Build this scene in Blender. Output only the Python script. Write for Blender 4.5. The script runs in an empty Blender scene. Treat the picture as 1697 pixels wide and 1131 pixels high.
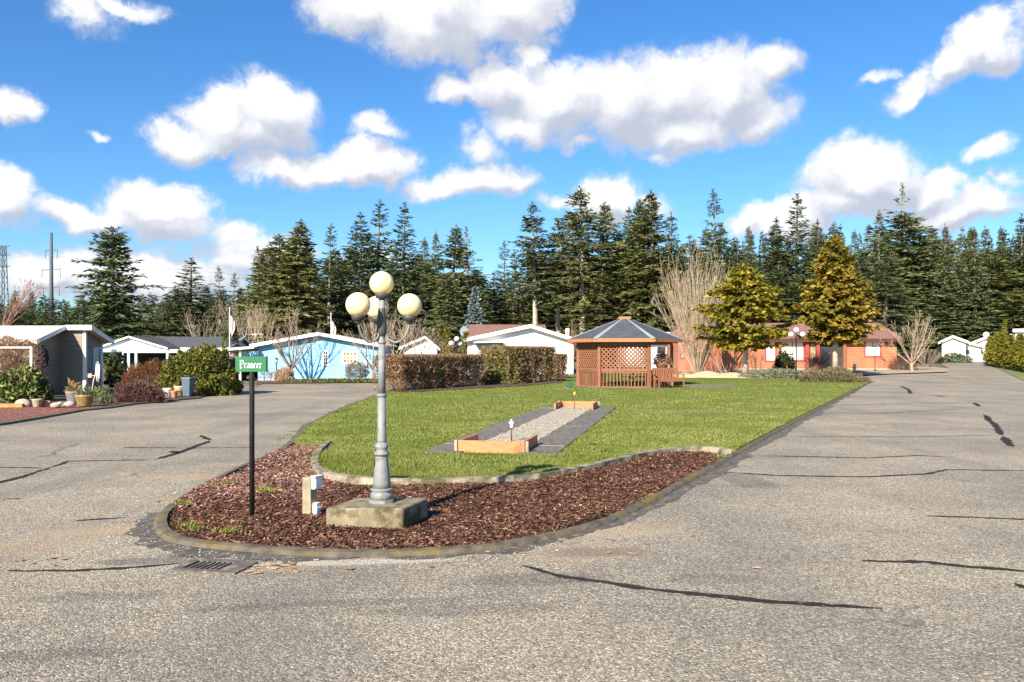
import bpy, bmesh, math, random
import numpy as np
from mathutils import Vector, Matrix
rad = math.radians
S = bpy.context.scene
COL = S.collection

# ---------------------------------------------------------------- survey of the place
CAM_H, FPX, CX, HY = 1.7, 1400.0, 848.5, 586.0     # eye height, focal length in px, image centre, horizon row
def sstep(a, b, x):
    t = min(1.0, max(0.0, (x - a) / (b - a)))
    return t * t * (3 - 2 * t)
def zt(x, y):                                       # the ground rises gently beyond the lawn on the right
    return 0.012 * max(0.0, min(y, 132.0) - 42.0) * sstep(-4, 12, x)
def P(px, py, d):
    return Vector(((px - CX) * d / FPX, d, CAM_H - (py - HY) * d / FPX))
def G(px, py):
    lo, hi = 1.0, 400.0
    for _ in range(50):
        d = (lo + hi) / 2
        p = P(px, py, d)
        if p.z > zt(p.x, d): lo = d
        else: hi = d
    return Vector(((px - CX) * lo / FPX, lo, zt((px - CX) * lo / FPX, lo)))
def GD(px, d):
    x = (px - CX) * d / FPX
    return Vector((x, d, zt(x, d)))
def Zat(py, d): return CAM_H - (py - HY) * d / FPX
def G2(pts): return [(G(*p).x, G(*p).y) for p in pts]

# ---------------------------------------------------------------- objects
def tagp(o, label=None, cat=None, group=None, kind=None):
    if label: o['label'] = label
    if cat: o['category'] = cat
    if group: o['group'] = group
    if kind: o['kind'] = kind
    return o
def thing(name, label, cat, loc, rotz=0.0, group=None):
    o = bpy.data.objects.new(name, None); COL.objects.link(o)
    o.empty_display_size = 0.2
    o.location = loc; o.rotation_euler = (0, 0, rotz)
    return tagp(o, label, cat, group)
def link(name, me, parent=None, loc=None, rotz=None):
    o = bpy.data.objects.new(name, me); COL.objects.link(o)
    if parent: o.parent = parent
    if loc is not None: o.location = loc
    if rotz is not None: o.rotation_euler = (0, 0, rotz)
    return o
def dup(root, loc, rotz=0.0, label=None, scale=None):
    r = root.copy(); COL.objects.link(r); r.location = loc; r.rotation_euler = (0, 0, rotz)
    if scale: r.scale = scale
    if label: r['label'] = label
    for ch in list(root.children):
        c = ch.copy(); COL.objects.link(c); c.parent = r
        for g in list(ch.children):
            d = g.copy(); COL.objects.link(d); d.parent = c
    return r

class MB:
    def __init__(s): s.v = []; s.f = []; s.sm = []
    def add(s, vs, fs, smooth=False):
        n = len(s.v); s.v += [tuple(v) for v in vs]
        for f in fs: s.f.append(tuple(i + n for i in f)); s.sm.append(smooth)
        return s
    def box(s, x0, x1, y0, y1, z0, z1):
        return s.add([(x0,y0,z0),(x1,y0,z0),(x1,y1,z0),(x0,y1,z0),(x0,y0,z1),(x1,y0,z1),(x1,y1,z1),(x0,y1,z1)],
                     [(0,3,2,1),(4,5,6,7),(0,1,5,4),(1,2,6,5),(2,3,7,6),(3,0,4,7)])
    def prism(s, poly, axis, a, b):                 # polygon (2-D) extruded along an axis
        def pt(u, w, t): return {'x': (t,u,w), 'y': (u,t,w), 'z': (u,w,t)}[axis]
        n = len(poly)
        vs = [pt(u,w,a) for u,w in poly] + [pt(u,w,b) for u,w in poly]
        return s.add(vs, [tuple(range(n))[::-1], tuple(range(n, 2*n))] + [(i,(i+1)%n,(i+1)%n+n,i+n) for i in range(n)])
    def bar(s, a, b, w, h=None, up=(0,0,1)):        # square bar between two points
        a, b = Vector(a), Vector(b); d = (b-a).normalized(); h = h or w
        u = Vector(up)
        if abs(d.dot(u)) > .98: u = Vector((0,1,0))
        r = d.cross(u).normalized(); u = r.cross(d).normalized()
        r *= w/2; u *= h/2
        vs = [a-r-u, a+r-u, a+r+u, a-r+u, b-r-u, b+r-u, b+r+u, b-r+u]
        return s.add(vs, [(0,3,2,1),(4,5,6,7),(0,1,5,4),(1,2,6,5),(2,3,7,6),(3,0,4,7)])
    def tube(s, pts, rs, n=8, cap=True, smooth=True):
        pts = [Vector(p) for p in pts]
        if not hasattr(rs, '__len__'): rs = [rs]*len(pts)
        vs = []; fs = []
        ref = Vector((0.31,0.95,0.05))
        for i, p in enumerate(pts):
            d = (pts[min(i+1,len(pts)-1)] - pts[max(i-1,0)]).normalized()
            r0 = ref if abs(d.dot(ref)) < .95 else Vector((1,0,0))
            u = d.cross(r0).normalized(); w = d.cross(u)
            for k in range(n):
                a = 2*math.pi*k/n
                vs.append(p + (u*math.cos(a) + w*math.sin(a))*rs[i])
        for i in range(len(pts)-1):
            for k in range(n):
                fs.append((i*n+k, i*n+(k+1)%n, (i+1)*n+(k+1)%n, (i+1)*n+k))
        s.add(vs, fs, smooth)
        if cap:
            m = len(s.v) - len(vs)
            s.f.append(tuple(m+k for k in range(n))[::-1]); s.sm.append(False)
            s.f.append(tuple(m+(len(pts)-1)*n+k for k in range(n))); s.sm.append(False)
        return s
    def lathe(s, prof, n=20, c=(0,0,0), smooth=True, flute=0.0):
        vs = []; fs = []
        for r, z in prof:
            for k in range(n):
                a = 2*math.pi*(k+.5)/n; q = r*(1-flute*(k % 2))
                vs.append((c[0]+q*math.cos(a), c[1]+q*math.sin(a), c[2]+z))
        for i in range(len(prof)-1):
            for k in range(n):
                fs.append((i*n+k, i*n+(k+1)%n, (i+1)*n+(k+1)%n, (i+1)*n+k))
        s.add(vs, fs, smooth)
        m = len(s.v) - len(vs)
        s.f.append(tuple(m+k for k in range(n))[::-1]); s.sm.append(False)
        s.f.append(tuple(m+(len(prof)-1)*n+k for k in range(n))); s.sm.append(False)
        return s
    def ball(s, c, r, nu=20, nv=12, sq=(1,1,1)):
        prof = [(max(1e-4, r*math.sin(math.pi*i/nv)), -r*math.cos(math.pi*i/nv)) for i in range(nv+1)]
        m = len(s.v); s.lathe(prof, nu)
        for i in range(m, len(s.v)):
            x,y,z = s.v[i]; s.v[i] = (c[0]+x*sq[0], c[1]+y*sq[1], c[2]+z*sq[2])
        return s
    def mesh(s, name, mat, bevel=0):
        me = bpy.data.meshes.new(name); me.from_pydata(s.v, [], s.f)
        me.polygons.foreach_set('use_smooth', s.sm)
        me.materials.append(mat)
        if bevel:
            bm = bmesh.new(); bm.from_mesh(me)
            es = [e for e in bm.edges if len(e.link_faces) == 2 and e.calc_face_angle(0) > .6]
            bmesh.ops.bevel(bm, geom=es, offset=bevel, segments=1, affect='EDGES', clamp_overlap=True)
            bm.to_mesh(me); bm.free()
        me.update(); return me
    def build(s, name, mat, parent=None, bevel=0, loc=None, rotz=None):
        return link(name, s.mesh(name, mat, bevel), parent, loc, rotz)

def np_mesh(name, V, n, mat, smooth=False):           # V: (faces, n, 3) loose faces
    V = np.ascontiguousarray(V, dtype=np.float32); k = len(V)
    me = bpy.data.meshes.new(name)
    me.vertices.add(k*n); me.vertices.foreach_set('co', V.reshape(-1))
    me.loops.add(k*n); me.loops.foreach_set('vertex_index', np.arange(k*n, dtype=np.int32))
    me.polygons.add(k); me.polygons.foreach_set('loop_start', np.arange(0, k*n, n, dtype=np.int32))
    if smooth: me.polygons.foreach_set('use_smooth', np.ones(k, dtype=bool))
    me.materials.append(mat); me.update(calc_edges=True); me.validate()
    return me

def sheet(name, poly, off, mat, zfun=None, parent=None, kind='structure', thick=0, grid=None, cx=0, cy=0):
    """a flat sheet of ground cover inside a polygon, following the terrain"""
    bm = bmesh.new()
    vs = [bm.verts.new((x, y, 0)) for x, y in poly]
    bm.faces.new(vs)
    xs = [p[0] for p in poly]; ys = [p[1] for p in poly]
    cuts = [((v,0,0),(1,0,0)) for v in range(-4,13,2) if max(ys) > 42] + [((0,v,0),(0,1,0)) for v in range(42,133,5)]
    if grid:
        cuts += [((v,0,0),(1,0,0)) for v in np.arange(min(xs)+grid, max(xs), grid)] + [((0,v,0),(0,1,0)) for v in np.arange(min(ys)+grid, max(ys), grid)]
    for co, no in cuts:
        bmesh.ops.bisect_plane(bm, geom=bm.verts[:]+bm.edges[:]+bm.faces[:], plane_co=co, plane_no=no, dist=1e-5)
    for v in bm.verts:
        v.co.z = zt(v.co.x, v.co.y) + off + (zfun(v.co.x, v.co.y) if zfun else 0)
    bm.normal_update()
    for f in bm.faces:
        if f.normal.z < 0: f.normal_flip()
    bmesh.ops.triangulate(bm, faces=bm.faces[:])
    if thick:
        be = [e for e in bm.edges if e.is_boundary]
        r = bmesh.ops.extrude_edge_only(bm, edges=be)
        for g in r['geom']:
            if isinstance(g, bmesh.types.BMVert): g.co.z -= thick
    me = bpy.data.meshes.new(name); bm.to_mesh(me); bm.free(); me.materials.append(mat)
    o = link(name, me, parent)
    if kind and not parent: o['kind'] = kind
    return o

def inpoly(x, y, poly):
    ins = np.zeros(len(x), bool); n = len(poly)
    for i in range(n):
        x0, y0 = poly[i]; x1, y1 = poly[(i+1) % n]
        c = ((y0 > y) != (y1 > y)) & (x < (x1-x0)*(y-y0)/((y1-y0) if y1 != y0 else 1e-9) + x0)
        ins ^= c
    return ins
def resample(pts, step):
    out = [Vector(pts[0])]
    for a, b in zip(pts[:-1], pts[1:]):
        a, b = Vector(a), Vector(b); n = max(1, int((b-a).length/step))
        for i in range(1, n+1): out.append(a + (b-a)*i/n)
    return out
def smooth_line(pts, it=2):
    pts = [Vector(p) for p in pts]
    for _ in range(it):
        q = [pts[0]]
        for a, b in zip(pts[:-1], pts[1:]): q += [a*.75+b*.25, a*.25+b*.75]
        q.append(pts[-1]); pts = q
    return pts

# ---------------------------------------------------------------- materials
def new_mat(name):
    m = bpy.data.materials.new(name); m.use_nodes = True
    nt = m.node_tree; b = nt.nodes['Principled BSDF']
    b.inputs['Specular IOR Level'].default_value = .25
    return m, nt, b
def N(nt, t, **k):
    n = nt.nodes.new(t)
    for a, v in k.items():
        if a in ('ins',):
            for i, x in v.items():
                if hasattr(x, 'is_linked') or isinstance(x, bpy.types.NodeSocket): nt.links.new(x, n.inputs[i])
                else: n.inputs[i].default_value = x
        else: setattr(n, a, v)
    return n
def math_(nt, op, a, b=None, c=None, clamp=False):
    n = nt.nodes.new('ShaderNodeMath'); n.operation = op; n.use_clamp = clamp
    for i, x in enumerate((a, b, c)):
        if x is None: continue
        if isinstance(x, bpy.types.NodeSocket): nt.links.new(x, n.inputs[i])
        else: n.inputs[i].default_value = x
    return n.outputs[0]
def mixc(nt, f, a, b):
    n = nt.nodes.new('ShaderNodeMix'); n.data_type = 'RGBA'
    for i, x in ((0, f), (6, a), (7, b)):
        if isinstance(x, bpy.types.NodeSocket): nt.links.new(x, n.inputs[i])
        elif i == 0: n.inputs[0].default_value = x
        else: n.inputs[i].default_value = (*x[:3], 1)
    return n.outputs[2]
def noise(nt, vec, scale, detail=4, rough=.55, dist=0):
    n = nt.nodes.new('ShaderNodeTexNoise'); n.inputs['Scale'].default_value = scale
    n.inputs['Detail'].default_value = detail; n.inputs['Roughness'].default_value = rough; n.inputs['Distortion'].default_value = dist
    if vec is not None: nt.links.new(vec, n.inputs['Vector'])
    return n.outputs[0]
def remap(nt, x, a, b, c=0., d=1., smooth=True):
    n = nt.nodes.new('ShaderNodeMapRange'); n.interpolation_type = 'SMOOTHSTEP' if smooth else 'LINEAR'
    nt.links.new(x, n.inputs[0])
    for i, v in ((1,a),(2,b),(3,c),(4,d)): n.inputs[i].default_value = v
    return n.outputs[0]
def bump(nt, b, h, strength=.4, dist=.01):
    n = nt.nodes.new('ShaderNodeBump'); n.inputs['Strength'].default_value = strength; n.inputs['Distance'].default_value = dist
    nt.links.new(h, n.inputs['Height']); nt.links.new(n.outputs[0], b.inputs['Normal'])
def objco(nt): return nt.nodes.new('ShaderNodeTexCoord').outputs['Object']
def shade(c, k): return tuple(min(1, x*k) for x in c)

def mat_plain(name, col, rough=.7, var=.18, scale=3., bmp=0., bscale=40., metal=0., spec=.25, dirt=None, dscale=1.5, dlo=.5, dhi=.75):
    m, nt, b = new_mat(name); co = objco(nt)
    n1 = noise(nt, co, scale, 5, .6)
    c = mixc(nt, remap(nt, n1, .3, .7), shade(col, 1-var), shade(col, 1+var))
    if dirt:
        c = mixc(nt, remap(nt, noise(nt, co, dscale, 6, .65), dlo, dhi), c, dirt)
    nt.links.new(c, b.inputs['Base Color'])
    b.inputs['Roughness'].default_value = rough; b.inputs['Metallic'].default_value = metal
    b.inputs['Specular IOR Level'].default_value = spec
    if bmp: bump(nt, b, noise(nt, co, bscale, 4, .6), .6, bmp)
    return m
def mat_siding(name, col, lap=.2, dark=.55, var=.08, vertical=False):
    m, nt, b = new_mat(name); co = objco(nt)
    sx = N(nt, 'ShaderNodeSeparateXYZ'); nt.links.new(co, sx.inputs[0])
    z = math_(nt, 'FRACT', math_(nt, 'DIVIDE', sx.outputs[0 if vertical else 2], lap))
    n1 = noise(nt, co, 1.3, 5, .6)
    c = mixc(nt, remap(nt, n1, .3, .7), shade(col, 1-var), shade(col, 1+var))
    gap = remap(nt, z, .0, .09, 1, 0, False)
    c = mixc(nt, math_(nt, 'MULTIPLY', gap, 1-dark), c, shade(col, .25))
    nt.links.new(c, b.inputs['Base Color']); b.inputs['Roughness'].default_value = .6
    bump(nt, b, math_(nt, 'SUBTRACT', 1.0, z), .7, .02)
    return m
def mat_shingle(name, col, var=.3, sx_=.3, sz_=.14, dirt=None, spec=.2, dlo=.45, dhi=.7):
    m, nt, b = new_mat(name); co = objco(nt)
    br = N(nt, 'ShaderNodeTexBrick'); nt.links.new(co, br.inputs['Vector'])
    br.inputs['Scale'].default_value = 1.; br.inputs['Brick Width'].default_value = sx_; br.inputs['Row Height'].default_value = sz_
    br.inputs['Mortar Size'].default_value = .008; br.inputs['Color1'].default_value = (*shade(col,1-var),1)
    br.inputs['Color2'].default_value = (*shade(col,1+var),1); br.inputs['Mortar'].default_value = (*shade(col,.5),1)
    c = mixc(nt, .35, br.outputs[0], mixc(nt, noise(nt, co, 9, 6, .7), shade(col,.6), shade(col,1.4)))
    if dirt: c = mixc(nt, remap(nt, noise(nt, co, .9, 6, .7), dlo, dhi), c, dirt)
    nt.links.new(c, b.inputs['Base Color']); b.inputs['Roughness'].default_value = .85; b.inputs['Specular IOR Level'].default_value = spec
    bump(nt, b, br.outputs['Fac'], .3, .006)
    return m
def mat_leaf(name, cols, rough=.75, objvar=.25, trans=.25, patch=None, pscale=.5):
    """leaves, needles, twigs: every loose face gets a tone of its own"""
    m, nt, b = new_mat(name)
    ge = N(nt, 'ShaderNodeNewGeometry'); r = ge.outputs['Random Per Island']
    cr = N(nt, 'ShaderNodeValToRGB'); nt.links.new(r, cr.inputs[0])
    el = cr.color_ramp.elements
    el[0].color = (*cols[0],1); el[1].color = (*cols[-1],1)
    for i, c in enumerate(cols[1:-1]):
        e = el.new((i+1)/(len(cols)-1)); e.color = (*c,1)
    c = cr.outputs[0]
    if patch:
        co = objco(nt)
        c = mixc(nt, math_(nt, 'MULTIPLY', remap(nt, noise(nt, co, pscale, 3, .6), .42, .62), .8), c, patch)
    if objvar:
        oi = N(nt, 'ShaderNodeObjectInfo')
        hsv = N(nt, 'ShaderNodeHueSaturation'); nt.links.new(c, hsv.inputs['Color'])
        nt.links.new(remap(nt, oi.outputs['Random'], 0, 1, 1-objvar, 1+objvar, False), hsv.inputs['Value'])
        rr = math_(nt, 'FRACT', math_(nt, 'MULTIPLY', oi.outputs['Random'], 7.31))
        nt.links.new(remap(nt, rr, 0, 1, .485, .512, False), hsv.inputs['Hue'])
        c = hsv.outputs[0]
    nt.links.new(c, b.inputs['Base Color']); b.inputs['Roughness'].default_value = rough
    b.inputs['Specular IOR Level'].default_value = .15
    if trans:
        tr = N(nt, 'ShaderNodeBsdfTranslucent'); nt.links.new(c, tr.inputs[0])
        mx = N(nt, 'ShaderNodeMixShader'); mx.inputs[0].default_value = trans
        nt.links.new(b.outputs[0], mx.inputs[1]); nt.links.new(tr.outputs[0], mx.inputs[2])
        nt.links.new(mx.outputs[0], nt.nodes['Material Output'].inputs[0])
    return m
def mat_glass(name, col, rough=.08, spec=.6):
    m, nt, b = new_mat(name); co = objco(nt)
    c = mixc(nt, remap(nt, noise(nt, co, 2.5, 3), .35, .65), shade(col,.6), shade(col,1.5))
    nt.links.new(c, b.inputs['Base Color']); b.inputs['Roughness'].default_value = rough; b.inputs['Specular IOR Level'].default_value = spec
    return m
# ---------------------------------------------------------------- camera, sun, sky
SUN_AZ, SUN_EL = rad(206), rad(30)                   # clockwise from +Y
cam = bpy.data.cameras.new('camera'); camo = bpy.data.objects.new('camera', cam); COL.objects.link(camo)
camo.location = (0, 0, CAM_H); camo.rotation_euler = (rad(90), 0, 0)
cam.sensor_width = 36; cam.lens = 36*FPX/1697; cam.shift_y = (HY-565.5)/1697
cam.clip_start = .1; cam.clip_end = 6000
S.camera = camo
sl = bpy.data.lights.new('sun', 'SUN'); so = bpy.data.objects.new('sun', sl); COL.objects.link(so)
sl.energy = 5.0; sl.angle = rad(.5); sl.color = (1, .895, .74)
sd = Vector((math.sin(SUN_AZ)*math.cos(SUN_EL), math.cos(SUN_AZ)*math.cos(SUN_EL), math.sin(SUN_EL)))
so.rotation_euler = sd.to_track_quat('Z', 'Y').to_euler(); so.location = (-20,-40,40)
S.view_settings.view_transform = 'Standard'; S.view_settings.look = 'None'
S.view_settings.exposure = 1.2; S.view_settings.gamma = 1
S.cycles.max_bounces = 6; S.cycles.diffuse_bounces = 3; S.cycles.transparent_max_bounces = 8

W = bpy.data.worlds.new('World'); S.world = W; W.use_nodes = True
nt = W.node_tree; bg = nt.nodes['Background']; bg.inputs[1].default_value = .080
sky = N(nt, 'ShaderNodeTexSky'); sky.sky_type = 'NISHITA'; sky.sun_disc = False
sky.sun_elevation = SUN_EL; sky.sun_rotation = SUN_AZ; sky.air_density = 1.0; sky.dust_density = .6; sky.ozone_density = 2.5
tc = N(nt, 'ShaderNodeTexCoord'); d = tc.outputs['Generated']
sx = N(nt, 'ShaderNodeSeparateXYZ'); nt.links.new(d, sx.inputs[0])
az = math_(nt, 'ARCTAN2', sx.outputs[0], sx.outputs[1]); el = math_(nt, 'ARCSINE', sx.outputs[2])
cb = N(nt, 'ShaderNodeCombineXYZ'); nt.links.new(az, cb.inputs[0]); nt.links.new(el, cb.inputs[1])
def vadd(a, b, s=None):
    n = N(nt, 'ShaderNodeVectorMath'); n.operation = 'ADD'
    for i, x in enumerate((a, b)):
        if isinstance(x, bpy.types.NodeSocket): nt.links.new(x, n.inputs[i])
        else: n.inputs[i].default_value = x
    return n.outputs[0]
def vmul(a, s):
    n = N(nt, 'ShaderNodeVectorMath'); n.operation = 'SCALE'; nt.links.new(a, n.inputs[0]); n.inputs[3].default_value = s
    return n.outputs[0]
def warp(scale, amt, det):
    n = N(nt, 'ShaderNodeTexNoise'); nt.links.new(d, n.inputs['Vector']); n.inputs['Scale'].default_value = scale
    n.inputs['Detail'].default_value = det; n.inputs['Roughness'].default_value = .6
    return vmul(vadd(n.outputs['Color'], (-.5,-.5,-.5)), amt)
P0 = vadd(vadd(cb.outputs[0], warp(11, .062, 2)), warp(40, .026, 5))
# cumulus: (px, py, half width, half height, tilt, weight)
CL = [(600,12,120,60,0,.9),(720,30,180,85,0,1),(850,10,120,75,0,.9),
 (300,225,85,48,0,.9),(370,195,90,70,0,1),(455,190,85,80,0,1),(400,225,140,50,0,1),
 (470,285,100,35,0,.9),(610,272,95,45,0,1),(540,282,150,36,0,.9),
 (740,312,95,28,0,.9),(805,300,95,38,0,1),(850,305,55,26,0,.8),
 (760,150,65,36,0,.8),(840,140,95,58,0,.9),(885,90,40,35,0,.7),(930,170,130,75,0,1),(1040,170,130,90,0,1),(1120,150,110,80,0,1),
 (1205,150,100,80,0,1),(1275,105,75,40,-10,.8),(1260,190,75,52,0,.8),(1150,215,110,52,0,.9),(880,205,100,45,0,.8),(950,240,60,25,0,.5),
 (1640,75,75,55,-10,1),(1585,112,75,40,-35,.9),(1515,155,65,28,-35,.7),(1460,135,50,14,5,.5),
 (1430,300,130,70,0,1),(1540,310,80,42,0,.9),(1400,335,130,36,0,.9),(1590,348,125,44,0,1),(1300,368,110,40,0,1),
 (20,330,80,62,0,1),(125,358,75,36,0,.9),(260,345,110,50,0,1),(290,372,110,36,0,.9),(190,365,90,30,0,.8),(390,384,60,26,0,.6),
 (15,175,62,40,0,.8),(150,28,75,42,0,.62),(200,6,95,24,0,.6),
 (1010,335,75,48,0,.9),(940,342,70,22,0,.6),(1085,340,50,26,0,.7),
 (260,458,240,62,0,.85),(420,425,140,50,0,.72),(90,462,150,56,0,.9),(640,440,120,30,0,.4),
 (630,215,65,28,0,.6),(800,250,65,42,0,.55),(1100,260,60,22,0,.5),(1640,250,55,26,-15,.65),(1670,298,60,24,-5,.55),(165,235,30,16,0,.4)]
def field(pv):
    acc = None
    for px, py, hw, hh, rot, w in CL:
        a = math.atan((px-CX)/FPX); e = math.atan((HY-py)/math.hypot(FPX, px-CX))
        mp = N(nt, 'ShaderNodeMapping'); mp.vector_type = 'TEXTURE'; nt.links.new(pv, mp.inputs[0])
        c = math.cos(a)
        mp.inputs['Location'].default_value = (a, e, 0); mp.inputs['Rotation'].default_value = (0,0,-rad(rot))
        mp.inputs['Scale'].default_value = (hw*1.12/FPX*c*c, hh*1.12/FPX*c, 1e6)
        gr = N(nt, 'ShaderNodeTexGradient'); gr.gradient_type = 'SPHERICAL'; nt.links.new(mp.outputs[0], gr.inputs[0])
        v = math_(nt, 'MULTIPLY', gr.outputs['Fac'], w)
        acc = v if acc is None else math_(nt, 'SMOOTH_MAX', acc, v, .10)
    return acc
F0 = field(P0)
fb = noise(nt, d, 26, 8, .6, .3)
pres = remap(nt, F0, .06, .26)
dens = math_(nt, 'ADD', F0, math_(nt, 'MULTIPLY', math_(nt, 'MULTIPLY', math_(nt, 'SUBTRACT', fb, .5), .62), pres))
fine = noise(nt, d, 85, 6, .65, .4)
dens = math_(nt, 'ADD', dens, math_(nt, 'MULTIPLY', math_(nt, 'MULTIPLY', math_(nt, 'SUBTRACT', fine, .5), .42), pres))
alpha = remap(nt, dens, .07, .50)
F1 = field(vadd(P0, (-.010, .022, 0)))
fb2 = noise(nt, d, 16, 6, .6)
dark = remap(nt, math_(nt, 'ADD', math_(nt, 'SUBTRACT', F1, F0), math_(nt, 'MULTIPLY', math_(nt, 'SUBTRACT', fb2, .5), 1.3)), -.40, .36)
ccol = mixc(nt, dark, (6.1,6.05,6.1), (3.2,3.4,3.95))
hs = N(nt, 'ShaderNodeHueSaturation'); nt.links.new(sky.outputs[0], hs.inputs['Color'])
hs.inputs['Saturation'].default_value = 1.25; hs.inputs['Value'].default_value = 1.0
tint = N(nt, 'ShaderNodeMix'); tint.data_type = 'RGBA'; tint.blend_type = 'MULTIPLY'; tint.inputs[0].default_value = 1
nt.links.new(hs.outputs[0], tint.inputs[6]); tint.inputs[7].default_value = (.64, .83, 1.0, 1)
nt.links.new(mixc(nt, math_(nt, 'MULTIPLY', alpha, .96), tint.outputs[2], ccol), bg.inputs[0])
W.cycles.sampling_method = 'MANUAL'; W.cycles.sample_map_resolution = 512
# ---------------------------------------------------------------- vegetation generators
def norm(a): return a/np.maximum(1e-9, np.linalg.norm(a, axis=-1, keepdims=True))
def kites(p, t, nrm, ln, wd):
    """leaf-shaped quads: base p, direction t, face normal nrm, length and width per leaf"""
    b = norm(np.cross(nrm, t)); ln = np.asarray(ln)[:,None]; wd = np.asarray(wd)[:,None]
    return np.stack([p, p+t*ln*.45+b*wd*.5, p+t*ln, p+t*ln*.45-b*wd*.5], axis=1)
def tubes_np(segs, n=4):
    """many short tapered tubes from (p0, p1, r0, r1)"""
    A = np.array([s[0] for s in segs]); B = np.array([s[1] for s in segs]); r0 = np.array([s[2] for s in segs])[:,None]; r1 = np.array([s[3] for s in segs])[:,None]
    d = norm(B-A); ref = np.where(np.abs(d[:,2:3]) > .9, np.array([[1.,0,0]]), np.array([[0,0,1.]]))
    u = norm(np.cross(d, ref)); w = np.cross(d, u); Q = []
    for k in range(n):
        a0 = 2*math.pi*k/n; a1 = 2*math.pi*(k+1)/n
        o0 = u*math.cos(a0)+w*math.sin(a0); o1 = u*math.cos(a1)+w*math.sin(a1)
        Q.append(np.stack([A+o0*r0, A+o1*r0, B+o1*r1, B+o0*r1], axis=1))
    return np.concatenate(Q)

def conifer(seed, H=20., R=3.2, bare=.06, level=.42, per=5, top_pow=.80, droop=.0, spray=.50, wide=.30, irregular=.3, gaps=.1, step=.20, lift=.35, clump=1, toptuft=0.):
    """crown sprays and the wood of one conifer, H metres tall"""
    rg = np.random.default_rng(seed); rr = random.Random(seed)
    pts = []; dirs = []; nr = []; ln = []
    wood = []
    nseg = 8; lean = np.array([rr.uniform(-.3,.3), rr.uniform(-.3,.3)])
    def trunk(z): t = z/H; return np.array([lean[0]*t*t*1.2, lean[1]*t*t*1.2, z])
    r_base = .011*H+.05
    for i in range(nseg):
        z0, z1 = H*i/nseg, H*(i+1)/nseg
        wood.append((trunk(z0), trunk(z1), r_base*(1-.93*z0/H), r_base*(1-.93*z1/H)))
    z = bare*H; sector = [rr.uniform(.75,1.2) for _ in range(7)]
    while z < H*.985:
        t = 1 - (z-bare*H)/(H-bare*H)                       # 1 at the bottom of the crown, 0 at the tip
        prof = min(1., (t*1.12)**top_pow) * (1 - .30*max(0, t-.82)/.18)
        a0 = rr.uniform(0, 6.28); lv = rr.uniform(1-irregular*.5, 1+irregular*.4)
        if rr.random() < gaps: z += level*rr.uniform(.7,1.3); continue
        nb = max(3, per + rr.choice((-1,0,0,1)))
        for k in range(nb):
            az = a0 + 6.283*k/nb + rr.uniform(-.35,.35)
            L = R*prof*lv*rr.uniform(1-irregular, 1+irregular*.35)*sector[int((az%6.283)/6.283*7)%7] + toptuft*(1-t)
            if L < .12: L = .12
            e = lift*(1-t)*1.6 - droop*t + rr.uniform(-.16,.16)
            o = np.array([math.cos(az), math.sin(az), 0]); side = np.array([-o[1], o[0], 0])
            base = trunk(z+rr.uniform(-.5,.5)*level)
            n = max(2, int(L/step)); s = (np.arange(n)+rg.random(n)*.9)/n*L; s = s[s > .10*L]
            if not len(s): continue
            sag = -.10*droop*(s/max(L,.1))**2*L*2
            p = base + o*s[:,None]*math.cos(e) + np.array([0,0,1])*(s*math.sin(e)+sag)[:,None]
            if L > .8: wood.append((base, base+o*L*.75*math.cos(e)+np.array([0,0,L*.75*math.sin(e)]), .012+.012*L, .008))
            for sg in (-1, 1, 0):
                for c in range(clump):
                    ang = (sg*(.75+.35*rg.random(len(s))) + (rg.random(len(s))-.5)*.5)
                    dd = o*np.cos(ang)[:,None] + side*np.sin(ang)[:,None]
                    dd = dd + np.array([0,0,1])*((rg.random(len(s))-.72)*1.15 + e*.7)[:,None]
                    pts.append(p + (rg.random((len(s),3))-.5)*.16); dirs.append(norm(dd))
                    nn = np.array([0,0,.55]) + o*.75 + (rg.random((len(s),3))-.5)*1.9
                    nr.append(norm(nn)); ln.append(spray*(.55+.75*rg.random(len(s)))*(.55+.45*min(1,L/1.2)))
        z += level*rr.uniform(.7,1.3)*(1 if z < H*.8 else .7)
    z = H*.93                                               # the leader
    for zz in np.linspace(H*.93, H*1.0, 10):
        for k in range(3):
            a = rr.uniform(0,6.28); pts.append(trunk(zz)[None]); dirs.append(norm(np.array([[math.cos(a)*.6, math.sin(a)*.6, .75]])))
            nr.append(norm(rg.random((1,3))-.5)); ln.append(np.array([.32]))
    p = np.concatenate(pts); t = np.concatenate(dirs); n = np.concatenate(nr); l = np.concatenate(ln)
    return kites(p, t, n, l, l*wide), tubes_np(wood, 6)

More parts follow.
